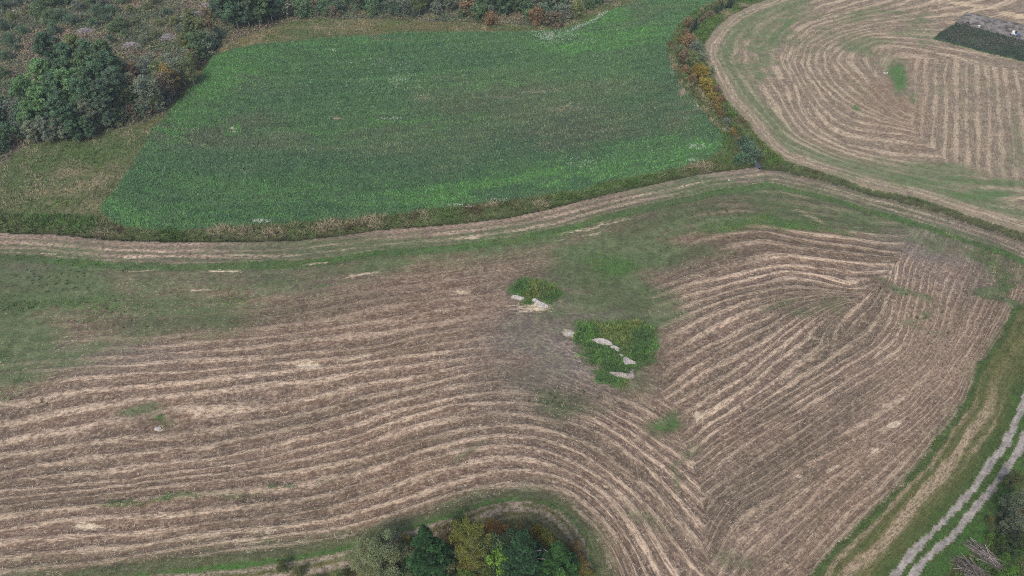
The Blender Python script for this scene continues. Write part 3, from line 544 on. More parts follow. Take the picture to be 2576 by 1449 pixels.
def make_spruce(h, wid, seed, leaf=.3, dens=1., dead=0):
    global rng
    keep = rng; rng = np.random.default_rng(seed); r = random.Random(seed); k = Kind(); k.h = h
    tr = [tube([(0, 0, 0), (0, 0, h*.5), (0, 0, h)], [.015*h, .008*h, .01], 6)]; P, Cc, dd = [], [], []
    z = h*.06; az = 0
    while z < h*.985:
        e = z/h; L = wid/2*(1-e)**1.05*1.15*r.uniform(.75, 1.15)+.1; nb = 5 if e < .9 else 4
        for b in range(nb):
            az += 2.4; l = L*r.uniform(.55, 1.15); droop = l*(.28 if e < .7 else -.1)
            pts = [np.array([math.cos(az)*l*t, math.sin(az)*l*t, z-droop*t*t+.12*l*max(0, t-.6)]) for t in (0, .35, .7, 1)]
            is_dead = dead and e > .25 and e < .62 and (az % 6.283 > 5.2 or az % 6.283 < .7) and r.random() < dead
            if is_dead: dd.append(tube(pts, [.045, .035, .025, .012], 4)); continue
            n = int(dens*(14+l*30)); t = rng.random(n)**.8; side = rng.normal(size=n)*.16*l*(1.1-t*.6)+rng.normal(size=n)*.05
            x = np.cos(az)*l*t-np.sin(az)*side; y = np.sin(az)*l*t+np.cos(az)*side; zz = z-droop*t*t-np.abs(rng.normal(size=n))*.14*(.5+l*.35)
            P.append(np.stack([x, y, zz], 1)); v = r.uniform(.55, 1.35)
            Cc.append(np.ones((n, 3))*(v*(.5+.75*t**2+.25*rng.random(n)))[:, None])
        z += h*.022*r.uniform(.8, 1.2)+.06
    P = np.concatenate(P); Cc = np.concatenate(Cc); V, Fc, cc = cards(P, leaf*(.6+.8*rng.random(len(P))), Cc, .3)
    k.crown = bpy.data.meshes.new('crown'); fill(k.crown, V, Fc, LEAF); setcol(k.crown, cc)
    V, Fc = join(tr); k.trunk = bpy.data.meshes.new('trunk'); fill(k.trunk, V, Fc, BARK); k.dead = None
    if dd: V, Fc = join(dd); k.dead = bpy.data.meshes.new('dead_branch'); fill(k.dead, V, Fc, DEAD)
    rng = keep; return k
def plant(kind, name, x, y, h, wide, col, label, cat, group=None, rz=None, kcol=1.2):
    """one tree or shrub: an empty at its foot with its trunk and crown"""
    z = float(ground_z(x, y))-.05; o = empty(name, (x, y, z), rnd.uniform(0, 6.28) if rz is None else rz)
    s = h/kind.h; o.scale = (s*wide, s*wide, s)
    for nm, me in (('trunk', kind.trunk), ('crown', kind.crown), ('dead_branches', getattr(kind, 'dead', None))):
        if me is None: continue
        c = bpy.data.objects.new(nm, me); COL.objects.link(c); c.parent = o
        if nm == 'crown': c.color = (*(np.asarray(col)*kcol), 1)
    return tag(o, label, cat, group)
def apex(px, py, h):
    x, y = at(px, py, h); return float(x), float(y)
ORD = ['first', 'second', 'third', 'fourth', 'fifth', 'sixth', 'seventh', 'eighth', 'ninth', 'tenth', 'eleventh', 'twelfth', 'thirteenth', 'fourteenth', 'fifteenth', 'sixteenth', 'seventeenth', 'eighteenth', 'nineteenth', 'twentieth']+['%dth' % i for i in range(21, 90)]
ORD[20] = '21st'; ORD[21] = '22nd'; ORD[22] = '23rd'; ORD[30] = '31st'; ORD[31] = '32nd'; ORD[32] = '33rd'; ORD[40] = '41st'; ORD[41] = '42nd'; ORD[42] = '43rd'

# ---- kinds
k_dec = [make_decid(12, 6.2, .18, 110, 330, .26, 100+i, WHITEBARK, lumps=.68) for i in range(3)]
k_tall = [make_decid(14, 5.2, .3, 46, 280, .34, 120+i, WHITEBARK, lumps=.95) for i in range(3)]
k_birch = [make_decid(9, 3.2, .2, 44, 170, .22, 140+i, WHITEBARK, lumps=.62, shape='column') for i in range(3)]
k_bush = [make_decid(3.2, 3.4, .08, 30, 150, .22, 160+i, BARK, lumps=.62, shape='bush') for i in range(4)]
k_low = [make_decid(1.6, 2.2, .05, 16, 130, .17, 180+i, BARK, lumps=.45, shape='bush') for i in range(3)]
k_spr = [make_spruce(5, 3.2, 200+i, .2, .9) for i in range(2)]

# ---- copse at the left and wood edge along the top: (colour, kinds, heights)
GREENC = [C(86,116,86), C(80,108,80), C(96,122,84), C(84,106,84), C(90,114,76), C(76,102,76)]
LIGHT = [C(106,142,90), C(98,132,86), C(114,144,84)]
GREYG = [C(112,124,106), C(104,116,100), C(118,128,104)]
BROWNC = [C(120,106,82), C(128,106,78), C(112,104,84)]
ORANG = [C(128,112,66), C(132,114,62), C(120,104,68)]
OLIVE = [C(110,122,76), C(104,116,78)]
def cname(col):
    for s, n in ((GREENC, 'dark green'), (LIGHT, 'light green'), (GREYG, 'grey green'), (BROWNC, 'brownish'), (ORANG, 'rusty orange'), (OLIVE, 'olive green')):
        if any(col is c for c in s): return n
    return 'green'
recs = []
def add(zone, ks, sp, px, py, h, wide, cols, cat='tree', nm='deciduous_tree', top=False):
    x, y = apex(px, py, h) if top else at(px, py); col = rnd.choice(cols); recs.append((zone, ks, nm, float(x), float(y), h, wide, col, cat))
# copse (places of the crown tops)
for px, py, h, w, cc in [(40,185,13,1,LIGHT),(78,140,13,1,LIGHT),(50,250,9,1.1,LIGHT),(95,70,13,1,GREENC),(110,175,13,1,GREENC),(140,100,13,1,GREENC),(165,80,12,1,OLIVE),(150,160,14,1,LIGHT),(185,120,14,1,GREENC),(205,92,13,1,GREENC),(240,90,13,.9,GREENC),(255,118,13,1,GREENC),(225,140,13,1,GREENC),(190,185,13,1,GREENC),(235,190,12,1,GREENC),(268,160,12,.95,GREENC),(120,235,11,1,GREENC),(75,205,12,1,LIGHT),(160,250,9,1,GREENC),(200,240,9,1,GREYG),(240,235,9,1,GREENC),(95,290,7,1.1,GREYG),(130,285,7,1,GREYG),(165,295,6.5,1,GREENC),(205,290,6,1,GREENC),(60,300,6,1.2,GREYG)]:
    add('copse', k_dec if h > 10 else k_dec, 0, px, py, h, w*.95, cc, top=True)
for px, py, h, cc in [(305,180,9,GREYG),(320,178,9,BROWNC),(345,185,10,GREYG),(372,190,9,GREYG),(395,172,9,BROWNC),(410,155,9,ORANG),(300,220,7,OLIVE),(318,222,6,OLIVE),(375,235,5,OLIVE),(350,225,6,GREYG),(330,150,7,BROWNC),(310,155,8,BROWNC),(352,140,8,GREYG),(385,145,8,OLIVE),(425,172,6,ORANG),(400,190,6,BROWNC),(438,140,8,GREYG),(462,140,8,OLIVE),(285,200,9,GREENC),(275,215,8,GREENC),(415,130,7,GREYG),(370,130,6,GREYG),(470,125,6,OLIVE),(450,165,5,GREENC)]:
    add('birches', k_birch, 0, px, py, h, 1.25, cc, 'tree', 'birch_tree', top=True)
for i in range(80):   # shrub belt at the foot of the copse
    t = i/79; e = [(0,395),(60,352),(167,335),(267,318),(367,296),(415,270),(437,228),(470,190),(505,155),(560,115)]
    q = t*(len(e)-1); a = int(min(q, len(e)-2)); f = q-a; px = e[a][0]+(e[a+1][0]-e[a][0])*f-rnd.uniform(2, 16); py = e[a][1]+(e[a+1][1]-e[a][1])*f-rnd.uniform(-2, 22)
    add('belt', k_bush, 0, px, py, rnd.uniform(2.4, 4.6), rnd.uniform(.9, 1.25), GREENC+GREYG+GREYG+[BROWNC[2]]+OLIVE[:1], 'shrub', 'shrub')
for i in range(26):
    px = rnd.uniform(-30, 300); py = 345-px*.06-rnd.uniform(18, 70); add('belt', k_bush, 0, px, py, rnd.uniform(3, 5.5), 1.1, GREENC+GREYG+BROWNC[2:], 'shrub', 'shrub')
for px, py, h, w, cc in [(500,118,8,1,GREENC),(520,100,6,1,GREENC),(487,75,7,1,OLIVE),(505,125,5,1.3,GREENC),(475,110,7,.9,OLIVE),(540,70,6,1,BROWNC)]: add('corner', k_dec, 0, px, py+30, h, w, cc)
# tall trees and wood edge along the top
for px, py, h, w, cc in [(575,62,13,1,GREENC),(600,72,14,1.05,GREENC),(628,66,15,1,GREENC),(655,64,14,1,GREENC),(685,52,13,1,GREENC),(705,40,12,1,GREENC),(590,40,13,1,GREYG),(640,38,14,1,GREENC),(670,25,14,1,GREENC),(720,22,10,1,GREENC),(560,45,9,1,GREYG)]: add('topwood', k_dec, 0, px, py, h, w, cc)
for i in range(48):
    px = rnd.uniform(730, 1400); e = np.interp(px, [711,777,944,1077,1211,1288,1355,1405], [54,46,44,47,54,57,60,52]); add('topwood', k_bush, 0, px, e-rnd.uniform(1, 30), rnd.uniform(2.5, 5.5), rnd.uniform(.8, 1.15), GREENC+GREENC+GREYG+[BROWNC[2]], 'shrub', 'shrub')
for px, py, h, cc in [(1053,40,9,OLIVE),(998,20,8,BROWNC),(985,32,8,GREYG),(1070,33,8,OLIVE),(1040,20,9,GREENC),(1020,12,8,GREENC),(930,14,8,BROWNC),(905,25,7,BROWNC)]: add('topwood', k_birch, 0, px, py, h, 1.2, cc, 'tree', 'birch_tree')
for px in range(1085, 1420, 27): add('topwood', k_dec, 0, px+rnd.uniform(-8, 8), np.interp(px, [1077,1211,1300,1420], [36,42,44,26])-rnd.uniform(0, 14), rnd.uniform(7, 10), .9, GREENC+GREYG+BROWNC[2:])
for px, py, h, w, cc in [(1392,68,5,1,BROWNC),(1352,60,5,1,BROWNC),(1450,42,5.5,.9,OLIVE),(1480,22,4,1,GREENC),(1415,50,5,1,GREYG),(1500,8,4,1,GREENC),(1185,40,6,1,BROWNC),(1235,62,4,1,BROWNC)]: add('topwood', k_bush, 0, px, py, h, w, cc, 'shrub', 'shrub')
# cleared slope: scattered shrubs
CLEAR = []
for px, py, h, cc in [(100,40,5,GREENC),(130,55,5,GREENC),(160,48,4,GREENC),(120,20,6,GREENC),(150,15,5,GREENC),(185,60,4,GREENC),(140,85,4,GREENC),(30,110,4,GREENC),(12,75,4,GREENC),(60,85,3,GREENC),(255,42,5,GREENC),(285,38,4,GREENC),(270,55,3,GREENC),(290,82,4,GREENC),(305,72,4.5,GREENC),(315,92,2.5,GREENC),(280,105,2.5,GREENC),(8,20,5,GREENC),(35,50,3,OLIVE),(330,30,3,OLIVE),(200,25,4,GREYG),(210,50,3,GREYG),(235,65,3,GREENC),(400,65,2.5,OLIVE),(440,60,3,OLIVE),(370,25,3,OLIVE),(390,10,3,OLIVE),(420,35,2.5,GREENC),(340,60,2.5,OLIVE),(480,50,4,OLIVE),(500,70,4,OLIVE),(525,45,4,BROWNC),(455,82,3,GREYG),(395,95,3,OLIVE),(365,108,3,GREYG),(75,30,3,BROWNC),(50,12,4,GREYG),(20,150,3,GREENC),(8,190,3.5,GREENC),(45,125,2.5,GREENC),(540,22,4,GREENC),(310,8,4,GREENC),(230,8,5,GREENC),(260,15,4,GREYG),(180,5,4,GREENC),(790,20,4,GREYG),(830,12,4,GREYG),(870,8,5,GREENC),(960,6,7,GREENC)]:
    add('slope', k_bush, 0, px, py, h*.8, 1.15, cc, 'shrub', 'shrub')
# creek: shrubs (yellow and orange sallows), a few young spruces
YEL = [C(138,124,58), C(144,128,58)]
for px, py, h, w, cc in [(1745,165,2.6,1,OLIVE),(1738,150,2.6,1,OLIVE),(1765,190,3,1,YEL),(1752,178,2.6,1,YEL),(1775,212,3,1,YEL),(1785,228,3,.9,YEL),(1790,243,2.8,.8,YEL),(1800,258,2.8,.8,ORANG),(1806,272,2.4,.8,ORANG),(1812,284,2,.8,ORANG),(1722,140,3,1.1,BROWNC),(1712,122,2.6,1,OLIVE),(1718,98,2.6,1,ORANG),(1735,112,3,1.1,BROWNC),(1728,80,2.4,1,BROWNC),(1750,128,2.8,1.1,GREYG),(1765,150,2.6,1,GREYG),(1785,185,2.4,1,GREYG),(1732,60,2.6,1,BROWNC),(1765,48,2.2,1,BROWNC),(1785,40,2,1,BROWNC),(1870,362,3,1,GREENC),(1884,392,3.4,1.1,GREENC),(1862,405,2.6,1,GREENC),(1890,378,2.2,1,OLIVE),(1826,300,1.8,1,GREYG),(1845,325,1.8,1,ORANG),(1858,345,1.6,1,BROWNC),(1740,200,2,1,BROWNC),(1725,175,2,1,BROWNC),(1800,230,2,1,BROWNC),(1812,252,2,1,BROWNC)]:
    recs.append(('creek', k_bush, 'shrub', *[float(v) for v in at(px, py+3)], h*1.15, w, rnd.choice(cc), 'shrub'))
for px, py, h in [(1748,70,4.5),(1737,84,3.5),(1812,28,4),(1800,34,3),(1836,14,5)]: recs.append(('creek', k_spr, 'spruce_tree', *[float(v) for v in at(px, py)], h, .95, C(52,76,62), 'tree'))
for px, py in [(1838,312),(1853,322),(1866,336),(1880,346),(1895,358),(1908,368),(1920,382),(1934,392),(1950,400),(1915,414),(1928,412),(1830,290),(1872,318),(1945,410)]:
    recs.append(('creekbank', k_low, 'shrub', *[float(v) for v in at(px+8, py)], rnd.uniform(.9, 1.6), 1.1, rnd.choice([C(96,124,58), C(84,112,54), C(104,122,64)]), 'shrub'))
ZL = {'copse': ('in the tall copse left of the green crop field', 'trees of the copse at the left'), 'birches': ('in the thin birch stand right of the copse', 'birches beside the copse'), 'belt': ('in the shrub belt along the edge of the copse', 'shrubs along the copse edge'),
      'corner': ('at the wood corner above the crop field', 'trees at the wood corner'), 'topwood': ('in the wood along the top edge of the crop field', 'trees and shrubs of the far wood edge'), 'slope': ('on the cleared slope behind the copse', 'shrubs scattered on the cleared slope'),
      'creek': ('beside the creek between the crop and the far stubble', 'shrubs and young spruces along the creek'), 'creekbank': ('on the creek bank where the ditches meet', 'low green shrubs on the creek bank')}
bykey = {}
for rc in recs: bykey.setdefault((rc[0], cname(rc[7]) if rc[0] not in ('creek', 'creekbank') or rc[2] == 'spruce_tree' or cname(rc[7]) != 'green' else 'yellow', rc[2]), []).append(rc)
for (zone, cn, nm), L_ in bykey.items():
    L_.sort(key=lambda q: to_pic(q[3], q[4])[0])
    if zone == 'creekbank': cn = 'bright green'
    for i, (z_, ks, nm, x, y, h, w, col, cat) in enumerate(L_):
        word = {'deciduous_tree': 'tree', 'birch_tree': 'birch', 'shrub': 'shrub', 'spruce_tree': 'young spruce'}[nm]
        if nm == 'spruce_tree': cn = 'dark'
        lab = ('%s %s %s from the left %s' % (ORD[i], cn, word, ZL[zone][0])) if len(L_) > 1 else 'the only %s %s %s' % (cn, word, ZL[zone][0])
        lab = ' '.join(lab.split()[:16])
        plant(rnd.choice(ks), nm, x, y, h, w, col*np.array([rnd.uniform(.9, 1.1)]*3), lab, cat, ZL[zone][1])
# ------------------------------------------------------------------ the little wood at the bottom edge and the shrubs at the right
n_spr = [make_spruce(17, 5.6, 301, .2, 4.2, .95), make_spruce(16, 5.8, 302, .2, 4.2, .5), make_spruce(12, 4.6, 303, .18, 3.6, .4)]
n_birch = make_decid(17, 4.6, .36, 120, 300, .14, 311, WHITEBARK, lumps=.5, shape='column')
n_will = make_decid(9, 8.2, .15, 130, 420, .13, 312, DEAD, lumps=.85, shape='bush')
n_maple = make_decid(8, 3.6, .35, 26, 300, .24, 313, BARK, lumps=.62, shape='round')
n_round = [make_decid(6, 4.2, .1, 80, 380, .13, 320+i, BARK, lumps=.48, shape='bush') for i in range(3)]
n_pine = make_decid(12, 2.6, .45, 26, 260, .2, 330, BARK, lumps=.6, shape='round')
def near(kind, nm, px, py, h, wide, col, label, cat, group=None):
    x, y = apex(px, py, h); plant(kind, nm, x, y, h, wide, col*np.array([1.0, 1.0, .85]), label, cat, group, None, 1.0 if nm == 'bush' else .85)
GW = 'trees of the small wood at the bottom edge'; GS = 'bushes in and around the small wood'
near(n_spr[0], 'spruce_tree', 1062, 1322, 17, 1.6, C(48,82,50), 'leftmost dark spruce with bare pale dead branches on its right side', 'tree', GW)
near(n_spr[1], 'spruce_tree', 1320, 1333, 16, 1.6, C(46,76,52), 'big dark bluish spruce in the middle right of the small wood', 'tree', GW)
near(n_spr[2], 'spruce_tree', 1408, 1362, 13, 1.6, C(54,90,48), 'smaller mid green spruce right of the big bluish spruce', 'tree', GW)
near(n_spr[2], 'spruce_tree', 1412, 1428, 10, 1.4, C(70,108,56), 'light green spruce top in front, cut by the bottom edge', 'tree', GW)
near(n_pine, 'pine_tree', 1283, 1328, 11, 1.0, C(60,80,58), 'slim grey green pine between orange bushes and the big bluish spruce', 'tree', GW)
near(n_birch, 'birch_tree', 1182, 1303, 17, .95, C(118,124,62), 'tall yellow green birch with a pale trunk in the small wood', 'tree', GW)
near(n_will, 'willow_tree', 940, 1368, 8.5, .98, C(136,146,112), 'broad pale green willow with grey twigs at the left of the small wood', 'tree', GW)
near(n_maple, 'maple_tree', 1262, 1388, 8.5, 1.0, C(128,168,74), 'bright lime green maple in the middle of the small wood', 'tree', GW)
for px, py, h, w, col, lab in [(1155,1292,5,.8,C(92,112,70),'green bush behind the tall yellow green birch'), (1230,1358,8,.95,C(96,118,84),'grey green bush right of the tall birch'), (1114,1400,8,1.0,C(112,116,86),'grey olive bush in front of the leftmost spruce'),
   (1240,1318,5,1.0,C(146,114,66),'orange autumn bush right of the tall birch top'), (1272,1322,4,.7,C(160,118,62),'small orange autumn bush left of the slim pine'), (1300,1330,4.4,.8,C(140,120,62),'ochre bush behind the slim pine'), (1257,1348,5,.9,C(104,84,68),'dark reddish bush with thin leaves under the orange bush'),
   (1353,1320,4,.62,C(162,144,48),'small yellow bush at the top right of the wood'), (1376,1345,5,1.0,C(124,124,60),'olive yellow bush between the two right spruces'), (1447,1372,4,1.1,C(118,102,70),'brown bush at the right edge of the small wood'), (1462,1412,4,1.2,C(118,108,66),'brownish olive bush right of the light spruce top'), (1486,1440,3,1.0,C(116,116,66),'olive bush at the bottom right corner of the wood'),
   (1150,1345,6,.9,C(128,116,62),'ochre green bush left under the tall birch'), (1175,1400,7,.9,C(120,110,66),'brown olive bush at the foot of the tall birch'), (1170,1428,6,.8,C(92,122,62),'fresh green bush in front of the tall birch trunk'), (1232,1425,6,1.0,C(92,108,62),'green bush below the lime green maple'), (1018,1345,3,.8,C(140,136,66),'yellowish bush left behind the leftmost spruce'),
   (1040,1425,6,1.0,C(96,112,84),'pale green bush in front of the leftmost spruce'), (1005,1375,4,.9,C(108,126,86),'light green bush between willow and leftmost spruce'), (1335,1440,5,1.0,C(86,84,56),'dark olive bush below the big bluish spruce'), (1290,1400,6,.8,C(104,96,60),'dull olive bush left of the big bluish spruce'),
   (1200,1375,4.5,.8,C(134,112,58),'ochre bush behind the lime green maple'), (1370,1400,5,.9,C(110,100,58),'brownish bush between the bluish and mid green spruce'), (850,1440,3.5,1.0,C(112,124,86),'pale olive bush left in front of the willow')]:
    near(rnd.choice(n_round), 'bush', px, py, h, w, col, lab, 'bush', GS)
near(n_round[0], 'bush', 703, 1411, 3, .9, C(92,102,66), 'lone dark olive bush at the bottom edge left of the willow', 'bush', GS)
near(n_round[1], 'bush', 745, 1430, 2.6, .9, C(104,110,78), 'low greyish bush right of the lone olive bush', 'bush', GS)
near(n_round[2], 'bush', 790, 1452, 2.6, 1, C(98,112,70), 'low green bush cut by the bottom edge', 'bush', GS)
GR = 'bushes beyond the gravel track'
for px, py, h, w, col, lab in [(2590,1245,6,1.0,C(104,116,98),'big grey green bush at the right edge beyond the track'), (2584,1296,5,.9,C(112,120,104),'grey leaved bush below the big one at the right edge'), (2600,1350,5,1.0,C(72,88,62),'dark green bush at the right edge'), (2572,1190,4,1.0,C(92,98,64),'olive bush topmost of those at the right edge'),
   (2540,1395,2.4,.9,C(92,128,58),'bright leafy bush right of the brush heap'), (2560,1425,2.2,.9,C(96,138,58),'bright leafy bush in the bottom right corner'), (2500,1340,1.8,.8,C(96,124,58),'small leafy bush between track and brush heap'), (2530,1350,2.2,.9,C(84,108,56),'leafy bush above the brush heap'), (2545,1305,2.4,.9,C(96,94,60),'brownish bush left of the grey leaved bush'),
   (2520,1440,1.8,.9,C(88,122,56),'low leafy bush below the brush heap'), (2500,1300,1.6,.8,C(106,104,62),'small brown green bush beside the right wheel track'), (2574,1380,2.6,.9,C(80,116,56),'dark leafy bush at the right edge near the corner')]:
    near(rnd.choice(n_round), 'bush', px, py, h, w, col, lab, 'bush', GR)

T1 = lambda L_: [(1437.5+a*.11464, 830.6+b*.11464) for a, b in L_]
T2 = lambda L_: [(1265+a*.06448, 715.6+b*.06448) for a, b in L_]
ROCKS_P = [T1([(430,215),(520,195),(680,190),(780,215),(870,265),(905,310),(890,330),(800,335),(710,335),(650,300),(560,285),(480,245)]),
 T1([(840,385),(860,345),(930,335),(990,360),(1070,400),(1040,430),(1040,465),(985,468),(960,430),(930,400)]),
 T1([(1035,535),(1080,520),(1130,545),(1150,575),(1080,575)]),
 T1([(1135,600),(1200,590),(1300,660),(1430,720),(1390,765),(1330,740),(1260,740),(1240,770),(1190,765),(1160,730),(1130,660)]),
 T1([(805,930),(860,920),(960,930),(1100,920),(1200,960),(1260,960),(1290,880),(1380,850),(1360,920),(1395,990),(1370,1050),(1270,1075),(1150,1050),(1060,1045),(960,1010),(860,960)]),
 T2([(295,500),(360,440),(480,425),(590,430),(700,480),(860,520),(790,600),(700,640),(560,590),(420,560),(320,545)]),
 T2([(1110,630),(1180,580),(1280,570),(1370,600),(1390,640),(1450,660),(1530,720),(1700,780),(1800,860),(1760,910),(1600,920),(1480,950),(1420,940),(1440,870),(1260,810),(1200,790),(1220,690),(1140,680)])]
# ------------------------------------------------------------------ herbage
def scatter_in(mask, dens):
    jj, ii = np.nonzero(mask); k = rng.poisson(dens*DX*DX, len(jj)) if np.isscalar(dens) else rng.poisson(np.maximum(dens[jj, ii], 0)*DX*DX)
    jj = np.repeat(jj, k); ii = np.repeat(ii, k); n = len(jj)
    x = gx[ii]+(rng.random(n)-.5)*DX; y = gy[jj]+(rng.random(n)-.5)*DX
    return np.stack([x, y], 1), Z[jj, ii], jj, ii
def mixc(a, b, t): t = np.clip(t, 0, 1)[:, None]; return a*(1-t)+b*t
view = (PX > -130) & (PX < 2700) & (PY > -60) & (PY < 1500)
# the crop
xy, z, jj, ii = scatter_in(isC & view, 7.0)
g_ = lambda k: M[k][jj, ii]
dcs_ = dist(xy[:, 0], xy[:, 1], cropS)[0]; rowv = .5+.5*np.cos(dcs_*2*math.pi/1.25+(fbm(xy[:, 0]/20, xy[:, 1]/20, 3, 2)-.5)*6)
st_ = .6*(fbm(xy[:, 0]/18, dcs_/1.1, 23, 3)-.5)+.7*(fbm(xy[:, 0]/40, dcs_/4.5, 24, 3)-.5)
c = mixc(np.broadcast_to(C(84,121,78), (len(jj), 3)), C(66,100,70), g_('dark')+st_*1.6); c = mixc(c, C(108,112,86), g_('grey')*1.6); c = mixc(c, C(88,136,74), g_('bright')*1.2); c = mixc(c, C(160,146,124), g_('tan'))
c = c*(.88+.15*rowv+.1*np.cos(dcs_*2*math.pi/3.4+(fbm(xy[:, 0]/30, xy[:, 1]/30, 4, 2)-.5)*9)+.3*(fbm(xy[:, 0]/.9, xy[:, 1]/.9, 8, 2)-.5)+.55*st_)[:, None]*1.56
keep = rng.random(len(jj)) > .85*g_('tan')
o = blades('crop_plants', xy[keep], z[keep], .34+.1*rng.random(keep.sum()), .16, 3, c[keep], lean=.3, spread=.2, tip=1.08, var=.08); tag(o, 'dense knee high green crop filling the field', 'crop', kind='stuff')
# rough grass of ditches, meadow and margins
dens = np.where(DD < 5.5, 8.0, 4.0)
xy, z, jj, ii = scatter_in((reg == 6) & view, dens); d = DD[jj, ii]; f = fbm(xy[:, 0]/2.2, xy[:, 1]/2.2, 12, 3)
c = mixc(np.broadcast_to(C(96,108,70), (len(jj), 3)), C(152,143,116), (f-.47)*6+M['straw'][jj, ii]*.8+np.where(d < 5.5, .18, -.1)-.7*(dCr[jj, ii] < 13)-.15); c = mixc(c, C(92,84,58), (vnoise(xy[:, 0]/2.5, xy[:, 1]/2.5, 6)-.62)*5*(d < 5)); c = mixc(c, C(82,112,56), (vnoise(xy[:, 0]/6, xy[:, 1]/6, 4)-.45)*3); c = mixc(c, C(130,112,66), M['warm'][jj, ii]*.8)
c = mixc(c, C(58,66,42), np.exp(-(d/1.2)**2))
h = np.where(d < 5.5, .85, .34)*(.25+1.5*f); h = h*np.where(d < 1.1, .35, 1)*np.where((dE[jj, ii] < 5) & (PX[jj, ii] > 1960), .5, 1)*np.where(dCr[jj, ii] < 9, .75, 1)
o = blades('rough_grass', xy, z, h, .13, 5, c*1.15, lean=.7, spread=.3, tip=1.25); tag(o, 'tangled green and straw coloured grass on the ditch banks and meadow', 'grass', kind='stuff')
# grass of the mown verges
xy, z, jj, ii = scatter_in(((reg == 8) | (reg == 9) | (reg == 10)) & view, np.where(reg == 10, 3.5*(nz > .42), 16.0)); s_ = M['straw'][jj, ii]; f = fbm(xy[:, 0]/1.5, xy[:, 1]/1.5, 14, 3)
c = mixc(np.broadcast_to(C(82,102,58), (len(jj), 3)), C(122,116,72), M['warm'][jj, ii]*.95+(f-.5)*2); c = mixc(c, C(80,128,52), M['bright'][jj, ii]*1.1*(.4+f)); c = mixc(c, C(58,84,44), (fbm(xy[:, 0]/2.5, xy[:, 1]/2.5, 34, 3)-.55)*5); c = mixc(c, C(176,160,142), smooth(.3, .8, s_*(.55+.9*f))*.95); c = mixc(c, C(58,74,44), M['dark'][jj, ii]*.7)
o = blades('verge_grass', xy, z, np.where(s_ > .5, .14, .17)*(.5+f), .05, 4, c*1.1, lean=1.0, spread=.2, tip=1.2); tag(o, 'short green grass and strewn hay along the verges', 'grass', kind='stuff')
# weeds in the stubble
bw = M['bright']*isS
xy, z, jj, ii = scatter_in(isS & view & (bw > .25), bw**1.5*20); f = fbm(xy[:, 0]/1.1, xy[:, 1]/1.1, 17, 3)
nearrock = inside(PX[jj, ii], PY[jj, ii], [(1440,805),(1640,810),(1665,900),(1610,985),(1530,985),(1480,930),(1440,870)]) | inside(PX[jj, ii], PY[jj, ii], [(1280,740),(1310,695),(1400,712),(1430,745),(1390,780),(1290,760)])
c = mixc(np.broadcast_to(C(74,102,60), (len(jj), 3)), C(98,138,68), (f-.45)*3); c = mixc(c, C(118,126,72), (vnoise(xy[:, 0]/3, xy[:, 1]/3, 9)-.6)*3)
h = np.where(nearrock, .5, .2)*(.2+1.5*f)*np.where(nearrock, .25+.75*patchm[jj, ii], 1)
kr = np.ones(len(jj), bool)
for rk in ROCKS_P:
    w_ = W(rk); d_, _, _ = dist(xy[:, 0], xy[:, 1], np.concatenate([w_, w_[:1]])); kr &= ~inside(xy[:, 0], xy[:, 1], w_) & (d_ > .22); h = np.where((d_ < 1.2), np.minimum(h, .25+.25*d_), h)
xy, z, h, c, nearrock = xy[kr], z[kr], h[kr], c[kr], nearrock[kr]
o = blades('weeds', xy, z, h, np.where(nearrock, .22, .1), 4, c, lean=.6, spread=.28, tip=1.3); tag(o, 'lush green weeds round the rocks and in wet hollows of the stubble', 'weeds', kind='stuff')
gm = isS & view & (M['green'] > .3) & (dDit > 5)
xy, z, jj, ii = scatter_in(gm, np.clip(M['green'], 0, 1)*1.3); c = mixc(np.broadcast_to(C(88,112,70), (len(jj), 3)), C(70,96,58), rng.random(len(jj)))
o = blades('young_undersown_grass', xy, z, .09, .1, 3, c, lean=.8, spread=.25); tag(o, 'thin green regrowth among the stubble', 'grass', kind='stuff')
# loose straw on the swaths near the camera
sm = isS & view & (PY > 640); P_ = np.clip(M['stripe'], 0, 1)*sm
u_all = np.where(leftside, uA, np.where(isB2, uC2, uC))
xy, z, jj, ii = scatter_in(sm & (P_ > .2), P_*7.0); uu = u_all[jj, ii]; w_ = .5+.5*np.cos(2*math.pi*(uu+1.3*.5)); k_ = rng.random(len(jj)) < .25+.5*w_
o = blades('straw_litter', xy[k_], z[k_]+.03, .07, .05, 3, np.broadcast_to(C(212,192,168), (k_.sum(), 3))*(.8+.4*rng.random((k_.sum(), 1))), lean=5., spread=.3, tip=1.05); tag(o, 'loose pale straw lying on the cut swaths', 'straw', kind='stuff')
# undergrowth of the cleared slope and the woods
def undergrowth(name, mask, dens, hmax, size, pal, label, seed):
    xy, z, jj, ii = scatter_in(mask, dens); x, y = xy[:, 0], xy[:, 1]; f = fbm(x/4, y/4, seed, 4); f2 = fbm(x/11, y/11, seed+5, 3)
    c = mixc(np.broadcast_to(pal[0], (len(x), 3)), pal[1], (f-.35)*3); c = mixc(c, pal[2], (f2-.45)*5); c = mixc(c, pal[3], (fbm(x/3, y/3, seed+9, 3)-.55)*5); hh = hmax*np.clip(.25+1.6*(f-.3), .15, 1.2)
    zz = z+hh*rng.random(len(x))**.7
    V, Fc, cc = cards(np.stack([x, y, zz], 1), size*(.6+.8*rng.random(len(x))), c*(.75+.5*rng.random((len(x), 1))), 1.0)
    o = mesh_from(name, V, Fc, HERB); setcol(o.data, cc); tag(o, label, 'undergrowth', kind='stuff')
undergrowth('undergrowth', (reg == 7) & view, 9., 1.0, .42, [C(116,124,92), C(96,114,86), C(154,136,116), C(136,138,98)], 'knee high herbs and young shoots on the cleared slope', 60)
